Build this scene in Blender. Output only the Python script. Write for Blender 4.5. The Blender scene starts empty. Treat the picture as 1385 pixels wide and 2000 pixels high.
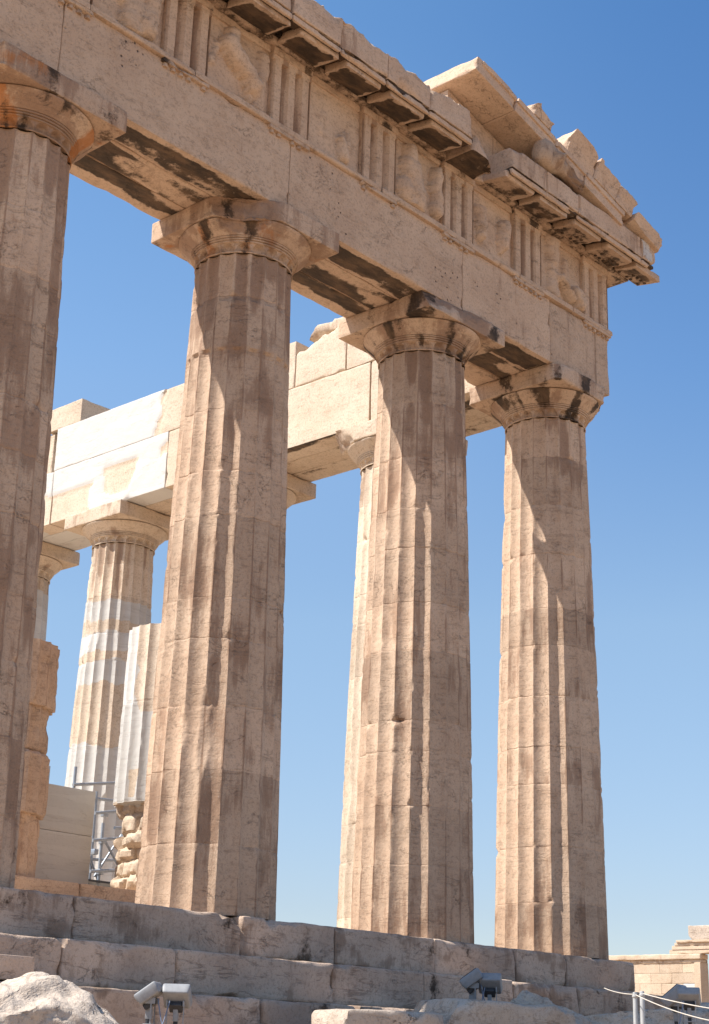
import bpy, math, random
import numpy as np
from mathutils import Matrix, Vector

# ------------------------------------------------------------------ camera, sky, sun, exposure
scn = bpy.context.scene
COL = scn.collection
cam_d = bpy.data.cameras.new('camera'); cam = bpy.data.objects.new('camera', cam_d); COL.objects.link(cam)
R2 = Vector((0.66652537, -0.74489449, 0.02959941)); U2 = Vector((-0.26564891, -0.20022711, 0.94304812)); FW = Vector((0.69654475, 0.63642855, 0.33133686))
CAM = Vector((-23.614, -14.783, -1.708))
M = Matrix((R2, U2, -FW)).transposed().to_4x4(); M.translation = CAM
cam.matrix_world = M
cam_d.sensor_fit = 'HORIZONTAL'; cam_d.sensor_width = 36.0; cam_d.lens = 3049.2/1385*36.0
cam_d.clip_start = 0.1; cam_d.clip_end = 5000
scn.camera = cam

SUN = Vector((-1.5, 1.0, 2.45)).normalized()
SUN_EL = math.asin(SUN.z); SUN_AZ = math.atan2(SUN.x, SUN.y)
w = bpy.data.worlds.new('World'); scn.world = w; w.use_nodes = True
wt = w.node_tree; wt.nodes.clear()
sky = wt.nodes.new('ShaderNodeTexSky'); sky.sky_type = 'NISHITA'; sky.sun_disc = False
sky.sun_elevation = SUN_EL; sky.sun_rotation = SUN_AZ
sky.altitude = 150; sky.air_density = 1.0; sky.dust_density = 0.6; sky.ozone_density = 2.0
bg = wt.nodes.new('ShaderNodeBackground'); bg.inputs[1].default_value = 0.087*1.4
wo = wt.nodes.new('ShaderNodeOutputWorld')
tint = wt.nodes.new('ShaderNodeMix'); tint.data_type = 'RGBA'; tint.blend_type = 'MULTIPLY'; tint.inputs[0].default_value = 1.0; 
stc = wt.nodes.new('ShaderNodeTexCoord'); sxyz = wt.nodes.new('ShaderNodeSeparateXYZ'); stm = wt.nodes.new('ShaderNodeValToRGB'); cr_ = stm.color_ramp
for pos, c in ((.09, (.97, .925, .97)), (.264, (1.24, 1.25, 1.20)), (.415, (.91, 1.16, 1.33)), (.60, (.67, 1.05, 1.33))):
    e = cr_.elements[0] if pos == .09 else cr_.elements.new(pos)
    e.position = pos; e.color = tuple(v/1.4 for v in c)+(1,)
cr_.elements.remove(cr_.elements[-1])
wt.links.new(stc.outputs['Generated'], sxyz.inputs[0]); wt.links.new(sxyz.outputs[2], stm.inputs[0]); wt.links.new(stm.outputs[0], tint.inputs[7])
wt.links.new(sky.outputs[0], tint.inputs[6])
# the sky pales towards the west
def wmr(src, lo, hi):
    n = wt.nodes.new('ShaderNodeMapRange'); n.interpolation_type = 'SMOOTHSTEP'; n.inputs[1].default_value = lo; n.inputs[2].default_value = hi; wt.links.new(src, n.inputs[0]); return n.outputs[0]
wdot = wt.nodes.new('ShaderNodeVectorMath'); wdot.operation = 'DOT_PRODUCT'; wdot.inputs[1].default_value = (-.667, .745, 0); wt.links.new(stc.outputs['Generated'], wdot.inputs[0])
wmul = wt.nodes.new('ShaderNodeMath'); wmul.operation = 'MULTIPLY'; wt.links.new(wmr(wdot.outputs['Value'], -.22, .06), wmul.inputs[0]); wt.links.new(wmr(sxyz.outputs[2], .26, .42), wmul.inputs[1])
pale = wt.nodes.new('ShaderNodeMix'); pale.data_type = 'RGBA'; pale.blend_type = 'MULTIPLY'; pale.inputs[7].default_value = (1.40, 1.23, 1.09, 1)
wt.links.new(wmul.outputs[0], pale.inputs[0]); wt.links.new(tint.outputs[2], pale.inputs[6]); wt.links.new(pale.outputs[2], bg.inputs[0]); wt.links.new(bg.outputs[0], wo.inputs[0])

sl = bpy.data.lights.new('sun', 'SUN'); sl.energy = 5.0; sl.angle = math.radians(0.5); sl.color = (1.0, 0.95, 0.88)
so = bpy.data.objects.new('sun', sl); COL.objects.link(so)
so.rotation_euler = (-SUN).to_track_quat('-Z', 'Y').to_euler(); so.location = (-20, 20, 50)
scn.view_settings.view_transform = 'Standard'; scn.view_settings.look = 'None'
scn.view_settings.exposure = 0.75; scn.view_settings.gamma = 1.0
scn.cycles.max_bounces = 6; scn.cycles.diffuse_bounces = 4

# ------------------------------------------------------------------ noise
def _h(ix, iy, iz, s):
    h = (ix.astype(np.uint32)*np.uint32(374761393) + iy.astype(np.uint32)*np.uint32(668265263)
         + iz.astype(np.uint32)*np.uint32(2147483647) + np.uint32((s*974711 + 12345) & 0xffffffff))
    h ^= h >> np.uint32(13); h *= np.uint32(1274126177); h ^= h >> np.uint32(16); h *= np.uint32(2246822519); h ^= h >> np.uint32(13)
    return h
_G = np.array([(1,1,0),(-1,1,0),(1,-1,0),(-1,-1,0),(1,0,1),(-1,0,1),(1,0,-1),(-1,0,-1),(0,1,1),(0,-1,1),(0,1,-1),(0,-1,-1),(1,1,0),(-1,1,0),(0,-1,1),(0,-1,-1)], np.float32)
def perlin(P, s=0):
    P = np.asarray(P, np.float32); i = np.floor(P).astype(np.int64); f = P - i
    u = f*f*f*(f*(f*6-15)+10); out = np.zeros(len(P), np.float32)
    for dx in (0, 1):
        wx = u[:, 0] if dx else 1-u[:, 0]
        for dy in (0, 1):
            wy = u[:, 1] if dy else 1-u[:, 1]
            for dz in (0, 1):
                wz = u[:, 2] if dz else 1-u[:, 2]
                g = _G[_h(i[:, 0]+dx, i[:, 1]+dy, i[:, 2]+dz, s) & np.uint32(15)]
                out += wx*wy*wz*(g[:, 0]*(f[:, 0]-dx)+g[:, 1]*(f[:, 1]-dy)+g[:, 2]*(f[:, 2]-dz))
    return out
def fbm(P, oct=4, s=0, gain=.5):
    P = np.asarray(P, np.float32); a = 1.; o = 0; n = 0
    for k in range(oct):
        o = o + a*perlin(P*(2.03**k)+k*7.31, s+k*17); n += a; a *= gain
    return o/n*1.5
def sstep(a, b, x):
    t = np.clip((x-a)/(b-a), 0, 1); return t*t*(3-2*t)
def rnd(*k):
    return random.Random(hash(k)).random()

# ------------------------------------------------------------------ materials
def nd(t, kind, **kw):
    n = t.nodes.new(kind)
    for k, v in kw.items(): setattr(n, k, v)
    return n
def setin(n, d):
    for k, v in d.items(): n.inputs[k].default_value = v
class NT:
    def __init__(s, name):
        s.m = bpy.data.materials.new(name); s.m.use_nodes = True; s.t = s.m.node_tree; s.t.nodes.clear()
        s.out = nd(s.t, 'ShaderNodeOutputMaterial'); s.b = nd(s.t, 'ShaderNodeBsdfPrincipled')
        s.t.links.new(s.b.outputs[0], s.out.inputs[0]); s.b.inputs['Specular IOR Level'].default_value = 0.25
    def l(s, a, b): s.t.links.new(a, b)
    def math(s, op, a, b=None, c=None, clamp=False):
        n = nd(s.t, 'ShaderNodeMath', operation=op, use_clamp=clamp)
        for i, v in enumerate((a, b, c)):
            if v is None: continue
            if isinstance(v, (int, float)): n.inputs[i].default_value = v
            else: s.l(v, n.inputs[i])
        return n.outputs[0]
    def noise(s, vec, scale, detail=5, rough=.6, dist=0.):
        n = nd(s.t, 'ShaderNodeTexNoise'); setin(n, {'Scale': scale, 'Detail': detail, 'Roughness': rough, 'Distortion': dist}); s.l(vec, n.inputs['Vector']); return n.outputs[0]
    def vscale(s, vec, sc):
        n = nd(s.t, 'ShaderNodeMapping'); n.inputs['Scale'].default_value = sc; s.l(vec, n.inputs[0]); return n.outputs[0]
    def ss(s, x, a, b, lo=0., hi=1.):
        n = nd(s.t, 'ShaderNodeMapRange', interpolation_type='SMOOTHSTEP'); setin(n, {1: a, 2: b, 3: lo, 4: hi}); s.l(x, n.inputs[0]); return n.outputs[0]
    def mix(s, fac, a, b, mode='MIX'):
        n = nd(s.t, 'ShaderNodeMix', data_type='RGBA', blend_type=mode)
        for i, v in ((0, fac), (6, a), (7, b)):
            if isinstance(v, (int, float)): n.inputs[i].default_value = v
            elif isinstance(v, tuple): n.inputs[i].default_value = (*v, 1)
            else: s.l(v, n.inputs[i])
        return n.outputs[2]
    def coords(s):
        tc = nd(s.t, 'ShaderNodeTexCoord'); oi = nd(s.t, 'ShaderNodeObjectInfo')
        r = s.math('MULTIPLY', oi.outputs['Random'], 61.)
        a = nd(s.t, 'ShaderNodeVectorMath', operation='ADD'); s.l(tc.outputs['Object'], a.inputs[0]); s.l(r, a.inputs[1]); return a.outputs[0]
    def bump(s, h, strength, dist, prev=None):
        n = nd(s.t, 'ShaderNodeBump'); setin(n, {'Strength': strength, 'Distance': dist}); s.l(h, n.inputs['Height'])
        if prev is not None: s.l(prev, n.inputs['Normal'])
        return n.outputs[0]

def stone_mat(name, ca, cb, brown=(.215, .115, .068), pits=False, bed=(1, 1, 9), vein=.28, bumpk=1.):
    k = NT(name); co = k.coords()
    at = nd(k.t, 'ShaderNodeAttribute', attribute_name='mask'); tn = nd(k.t, 'ShaderNodeAttribute', attribute_name='tone')
    sep = nd(k.t, 'ShaderNodeSeparateColor'); k.l(at.outputs['Color'], sep.inputs[0])
    crust, white, pat, rust = sep.outputs[0], sep.outputs[1], sep.outputs[2], at.outputs['Alpha']
    nb = k.noise(co, .9, 6, .6); nm = k.noise(co, 4.5, 6, .65); nf = k.noise(co, 22., 5, .7)
    ns = k.noise(k.vscale(co, (3.2, 3.2, .5)), 1.6, 7, .68)
    bd = k.noise(k.vscale(co, bed), .55, 6, .62, .6)
    base = k.mix(k.ss(nb, .3, .7), ca, cb)
    # warm / cool mottling
    base = k.mix(k.math('MULTIPLY', k.ss(nm, .5, .75), .35), base, (ca[0]*.72, ca[1]*.62, ca[2]*.52))
    # white new marble
    wm = k.ss(k.math('ADD', white, k.math('MULTIPLY', k.math('SUBTRACT', nm, .5), .14)), .46, .54)
    wc = k.mix(k.ss(bd, .3, .7), (.55, .52, .475), (.50, .47, .43))
    base = k.mix(wm, base, wc)
    # brown patina
    x = k.math('ADD', pat, k.math('MULTIPLY', k.math('SUBTRACT', ns, .5), 1.3))
    x = k.math('ADD', x, k.math('MULTIPLY', k.math('SUBTRACT', nf, .5), .55))
    pm = k.mix(.5, k.ss(x, .50, .64, 0., .68), k.ss(x, .40, .85, 0., .62))
    base = k.mix(pm, base, brown)
    # pale flakes inside the patina
    fl = k.math('MULTIPLY', k.ss(nf, .6, .7), k.ss(nm, .48, .62)); fl = k.math('MULTIPLY', fl, k.math('MULTIPLY', pm, .8))
    base = k.mix(fl, base, (.50, .46, .42))
    nw = k.math('SUBTRACT', 1., wm)
    c1 = k.math('ABSOLUTE', k.math('SUBTRACT', k.noise(k.vscale(co, (1, 1, 1.5)), 1.5, 10, .62, .6), .5))
    ck = k.math('MULTIPLY', k.ss(c1, .0, .006, 1., 0.), k.ss(k.noise(co, 1.7, 3, .5), .50, .60)); ck = k.math('MULTIPLY', ck, nw)
    base = k.mix(k.math('MULTIPLY', ck, .45), base, (.14, .09, .06))
    spk = k.ss(k.noise(co, 38., 4, .75), .60, .68); base = k.mix(k.math('MULTIPLY', spk, k.math('MULTIPLY', k.math('MULTIPLY', k.ss(nm, .40, .62), .5), nw)), base, (.13, .085, .055))
    base = k.mix(k.math('MULTIPLY', k.ss(nf, .36, .5, .34, 0.), nw), base, (.17, .115, .08))
    n6 = k.noise(co, 60., 3, .7); base = k.mix(k.math('MULTIPLY', k.ss(n6, .30, .46, .34, 0.), nw), base, (.15, .10, .07)); base = k.mix(k.math('MULTIPLY', k.ss(n6, .60, .74, 0., .16), nw), base, (.72, .64, .55))
    # rust
    rm = k.ss(k.math('ADD', rust, k.math('MULTIPLY', k.math('SUBTRACT', ns, .5), 1.2)), .5, .8, 0, .8)
    base = k.mix(rm, base, (.40, .155, .045))
    # bedding veins
    v = k.math('ABSOLUTE', k.math('SUBTRACT', bd, .5)); v = k.ss(v, .0, .022, 1., 0.)
    v = k.math('MULTIPLY', v, k.ss(nm, .38, .6)); base = k.mix(k.math('MULTIPLY', v, vein), base, (.16, .11, .08))
    # tone per block
    tv = k.math('ADD', 1., k.math('MULTIPLY', tn.outputs['Fac'], .22))
    comb = nd(k.t, 'ShaderNodeCombineColor'); [k.l(tv, comb.inputs[i]) for i in range(3)]
    base = k.mix(1., base, comb.outputs[0], 'MULTIPLY')
    # black crust
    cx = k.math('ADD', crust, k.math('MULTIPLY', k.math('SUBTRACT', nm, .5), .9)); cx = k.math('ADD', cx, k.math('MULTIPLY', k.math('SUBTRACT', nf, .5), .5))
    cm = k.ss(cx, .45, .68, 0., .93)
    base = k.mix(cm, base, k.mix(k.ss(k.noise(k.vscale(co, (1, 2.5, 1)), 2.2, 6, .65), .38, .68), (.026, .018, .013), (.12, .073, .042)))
    hgt = k.math('ADD', k.math('ADD', k.math('MULTIPLY', nf, .35), k.math('MULTIPLY', n6, .22)), k.math('ADD', k.math('MULTIPLY', nm, 1.2), k.math('ADD', k.math('MULTIPLY', v, -.2), k.math('MULTIPLY', ck, -.5))))
    if pits:
        vo = nd(k.t, 'ShaderNodeTexVoronoi'); setin(vo, {'Scale': 9., 'Randomness': .9}); k.l(co, vo.inputs['Vector'])
        dots = k.math('MULTIPLY', k.ss(vo.outputs['Distance'], .10, .20, 1., 0.), k.ss(k.noise(co, .9, 2, .5), .55, .62))
        base = k.mix(k.math('MULTIPLY', dots, .85), base, (.035, .025, .02)); hgt = k.math('SUBTRACT', hgt, k.math('MULTIPLY', dots, 2.))
    k.l(base, k.b.inputs['Base Color']); k.b.inputs['Roughness'].default_value = .82
    k.l(k.bump(hgt, .72*bumpk, .024), k.b.inputs['Normal'])
    return k.m

WARM_A, WARM_B = (.57, .415, .295), (.49, .34, .235)
MAT = stone_mat('weathered_marble', WARM_A, WARM_B)
MATP = stone_mat('pitted_marble', WARM_A, WARM_B, pits=True, vein=.12)
MATI = stone_mat('pale_marble', (.60, .485, .37), (.55, .43, .315), vein=.22, bumpk=.7)
MATS = stone_mat('grey_step_marble', (.56, .425, .325), (.40, .295, .225), brown=(.17, .10, .06), bed=(1, 1, 6), vein=.6)
MATR = stone_mat('grey_limestone', (.56, .46, .37), (.42, .34, .27), brown=(.25, .18, .13), bed=(1.5, 1.5, 4), vein=.4, bumpk=1.5)
MATE = stone_mat('erechtheion_stone', (.58, .455, .335), (.52, .395, .28), vein=.2, bumpk=.7)

def flat_mat(name, col, rough=.5, metal=0., var=.15, scale=20.):
    k = NT(name); co = k.coords(); n = k.noise(co, scale, 4, .6)
    k.l(k.mix(k.ss(n, .35, .7), col, tuple(c*(1-var) for c in col)), k.b.inputs['Base Color'])
    k.b.inputs['Roughness'].default_value = rough; k.b.inputs['Metallic'].default_value = metal
    k.l(k.bump(n, .1, .004), k.b.inputs['Normal']); return k.m
M_LAMP = flat_mat('painted_grey_housing', (.27, .272, .28), .45)
M_DARK = flat_mat('dark_fitting', (.05, .05, .055), .5)
M_GLASS = flat_mat('lamp_glass', (.08, .09, .1), .12)
M_STEEL = flat_mat('galvanised_steel', (.33, .36, .40), .45, .5)
M_POST = flat_mat('brushed_post', (.45, .44, .42), .45, .2)
M_ROPE = flat_mat('pale_rope', (.60, .54, .46), .9)
M_CABLE = flat_mat('blue_cable', (.16, .19, .26), .5)

def ground_mat():
    k = NT('dusty_ground'); tc = nd(k.t, 'ShaderNodeTexCoord'); co = tc.outputs['Object']
    a = k.noise(co, .35, 6, .6); b = k.noise(co, 5., 6, .65); c = k.noise(co, 40., 4, .7)
    base = k.mix(k.ss(a, .35, .65), (.45, .31, .195), (.38, .255, .16)); base = k.mix(k.ss(b, .5, .7, 0, .6), base, (.48, .38, .28))
    k.l(base, k.b.inputs['Base Color']); k.b.inputs['Roughness'].default_value = .95
    k.l(k.bump(k.math('ADD', b, k.math('MULTIPLY', c, .4)), .7, .05), k.b.inputs['Normal']); return k.m
M_GROUND = ground_mat()

# ------------------------------------------------------------------ object helpers
LOC = {}
def thing(name, label, cat, loc=(0, 0, 0), group=None):
    o = bpy.data.objects.new(name, None); COL.objects.link(o); o.location = loc; o.empty_display_size = .3
    o['label'] = label; o['category'] = cat
    if group: o['group'] = group
    LOC[o] = np.array(loc, float); return o
def tag(o, label=None, cat=None, group=None, kind=None):
    for k, v in (('label', label), ('category', cat), ('group', group), ('kind', kind)):
        if v: o[k] = v
    return o
def mesh(name, V, F, mat, parent=None, mask=None, tone=0., smooth=True, angle=38, loc=None, label=None):
    V = np.asarray(V, np.float32); F = np.asarray(F, np.int32)
    if parent is not None: off = LOC[parent]
    elif loc is not None: off = np.array(loc, float)
    else: off = np.zeros(3)
    me = bpy.data.meshes.new(name)
    me.vertices.add(len(V)); me.vertices.foreach_set('co', (V-off).astype(np.float32).ravel())
    if F.shape[1] == 4:
        tri = F[:, 2] == F[:, 3]; cnt = np.where(tri, 3, 4); keep = np.ones(F.shape, bool); keep[tri, 3] = False; idx = F[keep]
    else: cnt = np.full(len(F), F.shape[1]); idx = F.ravel()
    me.loops.add(len(idx)); me.loops.foreach_set('vertex_index', idx.astype(np.int32))
    me.polygons.add(len(F)); me.polygons.foreach_set('loop_start', np.concatenate([[0], np.cumsum(cnt)[:-1]]).astype(np.int32))
    me.update(calc_edges=True); me.validate()
    if smooth:
        me.polygons.foreach_set('use_smooth', np.ones(len(me.polygons), bool))
        if angle: me.set_sharp_from_angle(angle=math.radians(angle))
    n = len(me.vertices)
    A = me.attributes.new('mask', 'FLOAT_COLOR', 'POINT'); m = np.zeros((n, 4), np.float32)
    if mask is not None:
        for i, c in enumerate(mask):
            if c is not None: m[:, i] = c
    A.data.foreach_set('color', m.ravel())
    T = me.attributes.new('tone', 'FLOAT', 'POINT'); t = np.zeros(n, np.float32); t[:] = tone; T.data.foreach_set('value', t)
    me.materials.append(mat)
    o = bpy.data.objects.new(name, me); COL.objects.link(o)
    if parent is not None: o.parent = parent; LOC[o] = LOC[parent]
    else: o.location = off; LOC[o] = off
    if label: o['label'] = label
    return o
def join(parts):
    Vs, Fs, n = [], [], 0
    for V, F in parts:
        F = np.asarray(F)
        if F.shape[1] == 3: F = np.concatenate([F, F[:, 2:3]], 1)
        Vs.append(V); Fs.append(F+n); n += len(V)
    return np.concatenate(Vs), np.concatenate(Fs)

def axis_samples(lo, hi, step, edge=(.015, .05)):
    L = hi-lo; n = max(2, int(round(L/step))+1); a = list(np.linspace(lo, hi, n))
    for e in edge:
        if L > 2.5*e: a += [lo+e, hi-e]
    a = np.unique(np.round(a, 5)); keep = [a[0]]
    for x in a[1:-1]:
        if x-keep[-1] > .006: keep.append(x)
    keep.append(a[-1]); return np.array(keep)
def boxgrid(xs, ys, zs):
    nx, ny, nz = len(xs), len(ys), len(zs); idx = np.arange(nx*ny*nz).reshape(nx, ny, nz); q = []
    def face(g, flip):
        a, b, c, d = g[:-1, :-1], g[1:, :-1], g[1:, 1:], g[:-1, 1:]
        f = np.stack([a, b, c, d], -1).reshape(-1, 4); q.append(f[:, ::-1] if flip else f)
    face(idx[0], True); face(idx[-1], False); face(idx[:, 0], False); face(idx[:, -1], True); face(idx[:, :, 0], True); face(idx[:, :, -1], False)
    F = np.concatenate(q); u, inv = np.unique(F, return_inverse=True); F = inv.reshape(-1, 4)
    V = np.stack([xs[u//(ny*nz)], ys[(u//nz) % ny], zs[u % nz]], -1).astype(np.float64); return V, F
def clip_plane(V, p, n, rough=.02, seed=0, f=4., reach=None):
    n = np.array(n, float); n /= np.linalg.norm(n); d = (V-np.array(p))@n
    if reach is not None:
        d = d - np.maximum(0, np.linalg.norm(V-np.array(p), axis=1)-reach)*1.2
    d2 = d + rough*fbm(V*f, 3, seed); m = d2 > 0
    V[m] -= (np.maximum(d2[m], 0))[:, None]*n; return V
def block(lo, hi, step=.1, r0=.008, chip=.05, seed=0, disp=.006, cf=1.3, ncut=0, cut=.05, cuts=(), xs=None, zs=None, pre=None, edge=(.015, .05)):
    lo = np.array(lo, float); hi = np.array(hi, float)
    ax = [axis_samples(lo[i], hi[i], step, edge) for i in range(3)]
    if xs is not None: ax[0] = np.array(xs)
    if zs is not None: ax[2] = np.array(zs)
    V, F = boxgrid(*ax); P0 = V.copy()
    if pre is not None: V = pre(V)
    rng = random.Random(seed*7+3)
    nz = fbm(P0*cf+seed*3.1, 4, seed)
    r = r0 + chip*np.clip(nz-.12, 0, 1)*1.6
    r = np.minimum(r, (hi-lo).min()*.45)[:, None]
    q = np.clip(P0, lo+r, hi-r); d = P0-q; n = np.linalg.norm(d, axis=1, keepdims=True)+1e-9
    sh = q + d/n*r - P0
    V = V + sh
    V += (d/n)*(disp*fbm(P0*3.+seed, 4, seed+5))[:, None]
    c = (lo+hi)/2; h = (hi-lo)/2
    for k in range(ncut):
        a = rng.randrange(3); s = [rng.choice((-1, 1)) for _ in range(3)]
        e = np.array([s[i]*h[i] for i in range(3)]); e[a] = rng.uniform(-1, 1)*h[a]
        nn = np.array([s[i]*rng.uniform(.4, 1) for i in range(3)]); nn[a] = rng.uniform(-.2, .2)
        nn /= np.linalg.norm(nn); p = c+e - nn*cut*rng.uniform(.3, .9)
        V = clip_plane(V, p, nn, .012, seed+k, 6., rng.uniform(.05, .28))
    for (p, nn, *ex) in cuts:
        V = clip_plane(V, p, nn, ex[0] if ex else .02, seed+91, 4., ex[1] if len(ex) > 1 else None)
    return V, F, P0
def lathe(prof, nth=48, cx=0, cy=0, phase=0):
    prof = np.array(prof, float); th = np.linspace(0, 2*np.pi, nth, endpoint=False)+phase
    V = np.stack([cx+prof[:, None, 0]*np.cos(th), cy+prof[:, None, 0]*np.sin(th), np.repeat(prof[:, 1:2], nth, 1)], -1).reshape(-1, 3)
    return V, ringfaces(len(prof), nth)
def ringfaces(n, m):
    i = np.arange(n-1)[:, None]*m; j = np.arange(m)[None]; j2 = (j+1) % m
    return np.stack([i+j, i+j2, i+m+j2, i+m+j], -1).reshape(-1, 4)
def tube(pts, r, n=10, cap=True):
    pts = [Vector(p) for p in pts]; V = []; prev = None
    rr = r if hasattr(r, '__len__') else [r]*len(pts)
    for i, p in enumerate(pts):
        t = (pts[min(i+1, len(pts)-1)]-pts[max(i-1, 0)]).normalized()
        if prev is None: u = t.orthogonal().normalized()
        else: u = (prev-t*prev.dot(t)).normalized()
        prev = u; v = t.cross(u)
        for k in range(n):
            a = 2*math.pi*k/n; V.append(p+(u*math.cos(a)+v*math.sin(a))*rr[i])
    F = ringfaces(len(pts), n).tolist(); N = len(V)
    if cap:
        V.append(pts[0]); V.append(pts[-1]); b = (len(pts)-1)*n
        for k in range(n):
            F.append([N, (k+1) % n, k, k]); F.append([N+1, b+k, b+(k+1) % n, b+(k+1) % n])
    V = np.array([tuple(v) for v in V]); return fixtri(V, F)
def fixtri(V, F):
    # degenerate quads are written as two-point repeats; turn them into real quads by splitting off nothing (validated on build)
    return V, np.array(F)
def xf(V, rot, loc):
    return np.asarray(V)@np.array(rot.to_3x3()).T+np.array(loc)

# ------------------------------------------------------------------ columns
def capital_profile(k):
    pr = [(.742, 9.62), (.748, 9.70), (.757, 9.765), (.787, 9.772), (.789, 9.790), (.770, 9.793), (.770, 9.800), (.806, 9.804), (.808, 9.822), (.786, 9.825), (.786, 9.832), (.824, 9.836), (.826, 9.854), (.806, 9.857), (.808, 9.862), (.832, 9.866)]
    for t in np.linspace(0.04, 1, 20):
        pr.append((.832+.190*(1-(1-t)**1.5)*(.62+.38*t), 9.866+.196*t))
    pr += [(1.022, 10.070), (.99, 10.086), (.90, 10.088)]
    return [(r*k, z) for r, z in pr]
def make_column(cx, cy, label, group, base_r=.953, top_r=.742, seed=1, z0=0., H=9.56, capital=True, drums=None, mat=MAT, white=None, worn=(), pat=.45, nth=12,
                chip=1., ab_cuts=(), ech_cuts=(), crustk=1., rustk=0., extra=None, dz=.042, hroot=None, ztop=None):
    root = thing('marble_column', label, 'column', (cx, cy, z0), group)
    nfl = 20; th = np.linspace(0, 2*np.pi, nfl*nth, endpoint=False)
    ztop = ztop or (9.605 if capital else H)
    if drums is None:
        rg = random.Random(seed); n = 11; drums = [H*(i+rg.uniform(-.28, .28))/n for i in range(1, n)]
    zs = set(np.round(np.arange(0, ztop+1e-6, ztop/round(ztop/dz)), 4))
    for zj in list(drums):
        if zj < ztop-.05:
            zs = {z for z in zs if abs(z-zj) > .014} | {zj-.010, zj-.004, zj+.004, zj+.010}
    zs = np.array(sorted(zs)); nz = len(zs)
    Z, T = np.meshgrid(zs, th, indexing='ij'); Zf, Tf = Z.ravel(), T.ravel()
    t = Zf/H; R = base_r+(top_r-base_r)*t+.017*np.sin(np.pi*np.clip(t, 0, 1))
    ph = (Tf*nfl/(2*np.pi)) % 1-.5; fl = np.floor(Tf*nfl/(2*np.pi)).astype(int) % nfl
    P = np.stack([np.cos(Tf)*R+cx*1.7, np.sin(Tf)*R+cy*1.7, Zf], -1)
    D = .066*R/.95
    dr = np.searchsorted(np.array(sorted(drums)), Zf)
    djit = np.array([rnd(seed, int(d), 'r') for d in range(dr.max()+1)])[dr]
    for (za, zb, k) in worn: D = np.where((Zf > za) & (Zf < zb), D*k, D)
    rf = R-D*(1-np.abs(2*ph)**2.1)
    e = fbm(P*np.array((2.2, 2.2, 1.1)), 4, seed); e2 = fbm(P*6., 3, seed+9); e3 = fbm(P*np.array((.9, .9, .45)), 3, seed+31)
    E = chip*(.028*np.clip(e-.12, 0, 1)+.045*np.clip(e2-.30, 0, 1)+.14*np.clip(e3-.42, 0, 1))
    dj = np.min(np.abs(Zf[:, None]-np.array(list(drums)+[99.])[None]), 1)
    E += chip*np.exp(-(dj/.06)**2)*.11*np.clip(fbm(P*2.6, 2, seed+44)-.22, 0, 1)
    E += .003
    r = np.minimum(rf, R-E)+.0022*fbm(P*3.5, 3, seed+3)+.006*(djit-.5)
    r -= np.where(dj < .008, .009*np.clip(fbm(np.stack([Tf*1.5, dr*3.1, Zf*0], -1), 2, seed+61)+.25, 0, 1), 0)
    if extra is not None: r = extra(r, Zf, Tf, P, R)
    V = np.stack([cx+np.cos(Tf)*r, cy+np.sin(Tf)*r, z0+Zf], -1)
    F = ringfaces(nz, nfl*nth)
    if not capital:
        V = np.concatenate([V, [[cx, cy, z0+ztop]]]); b = (nz-1)*nfl*nth; k = np.arange(nfl*nth)
        F = np.concatenate([F, np.stack([b+k, b+(k+1) % (nfl*nth), np.full_like(k, len(V)-1), np.full_like(k, len(V)-1)], -1)])
    def pad(a): return np.concatenate([a, np.zeros(len(V)-len(a))]) if len(a) < len(V) else a
    flr = np.array([rnd(seed, i, 'f') for i in range(nfl)])[fl]
    pm = pat+.14*(flr-.5)+.42*fbm(np.stack([fl*3.3, fl*0+seed*.37, Zf*.75], -1).astype(np.float32), 4, seed+70, .6)+.16*(np.array([rnd(seed, int(d), 'p') for d in range(dr.max()+1)])[dr]-.5)+.25*fbm(P*np.array((2.5, 2.5, 1.2)), 3, seed+77)
    pm = pm+.42*(np.abs(ph) > .45)*sstep(-.35, .25, fbm(P*np.array((1.5, 1.5, .8)), 3, seed+71))
    pm = pm+.75*sstep(8.3, 9.3, Zf+.5*fbm(P*1.5, 2, seed+72)+.7*(flr-.5))*(1-np.abs(2*ph)**2)*sstep(.25, .6, flr)
    wt_ = None if white is None else pad(white(Zf, Tf, P))
    if wt_ is not None: pm = pm-.6*wt_[:len(pm)]
    tone = np.array([rnd(seed, int(d), 't')*2-1 for d in range(dr.max()+1)])[dr]*.55
    cr = .3*crustk*(.50*sstep(8.5, 9.4, Zf+.5*(flr-.5)+.5*fbm(P*2, 2, seed))*sstep(.45, .7, flr)+.22*sstep(.62, .9, flr)*sstep(3, 9, Zf))
    mesh('shaft', V, F, mat, root, mask=(pad(cr), wt_, pad(pm), None), tone=pad(tone), angle=34)
    if capital:
        k = top_r/.742; pr = capital_profile(k); nt = nfl*nth
        thc = np.linspace(0, 2*np.pi, nt, endpoint=False); pr = np.array(pr)
        zl = np.array([9.607, 9.612, 9.626, 9.631, 9.638, 9.65, 9.665, 9.68, 9.695, 9.705, 9.715, 9.725, 9.735, 9.745, 9.755, 9.766])
        zfine = np.concatenate([zl, pr[3:, 1]]); rfine = np.concatenate([np.interp(zl, [9.60, 9.766], [.742*k, .757*k]), pr[3:, 0]])
        Zc, Tc = np.meshgrid(zfine, thc, indexing='ij'); Rc = np.repeat(rfine[:, None], nt, 1); p2 = (Tc*nfl/(2*np.pi)) % 1-.5
        zt = np.where(Zc < 9.629, 0, 9.764-.11*(2*np.abs(p2))**2.6); Rc = Rc+np.where((Zc > 9.609) & (Zc < 9.628), .008, 0)
        Rc = Rc-np.where(Zc < zt, .075*k*(1-np.abs(2*p2)**2.5)*np.clip((zt-Zc)/.02, 0, 1)**.5, 0)
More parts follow.
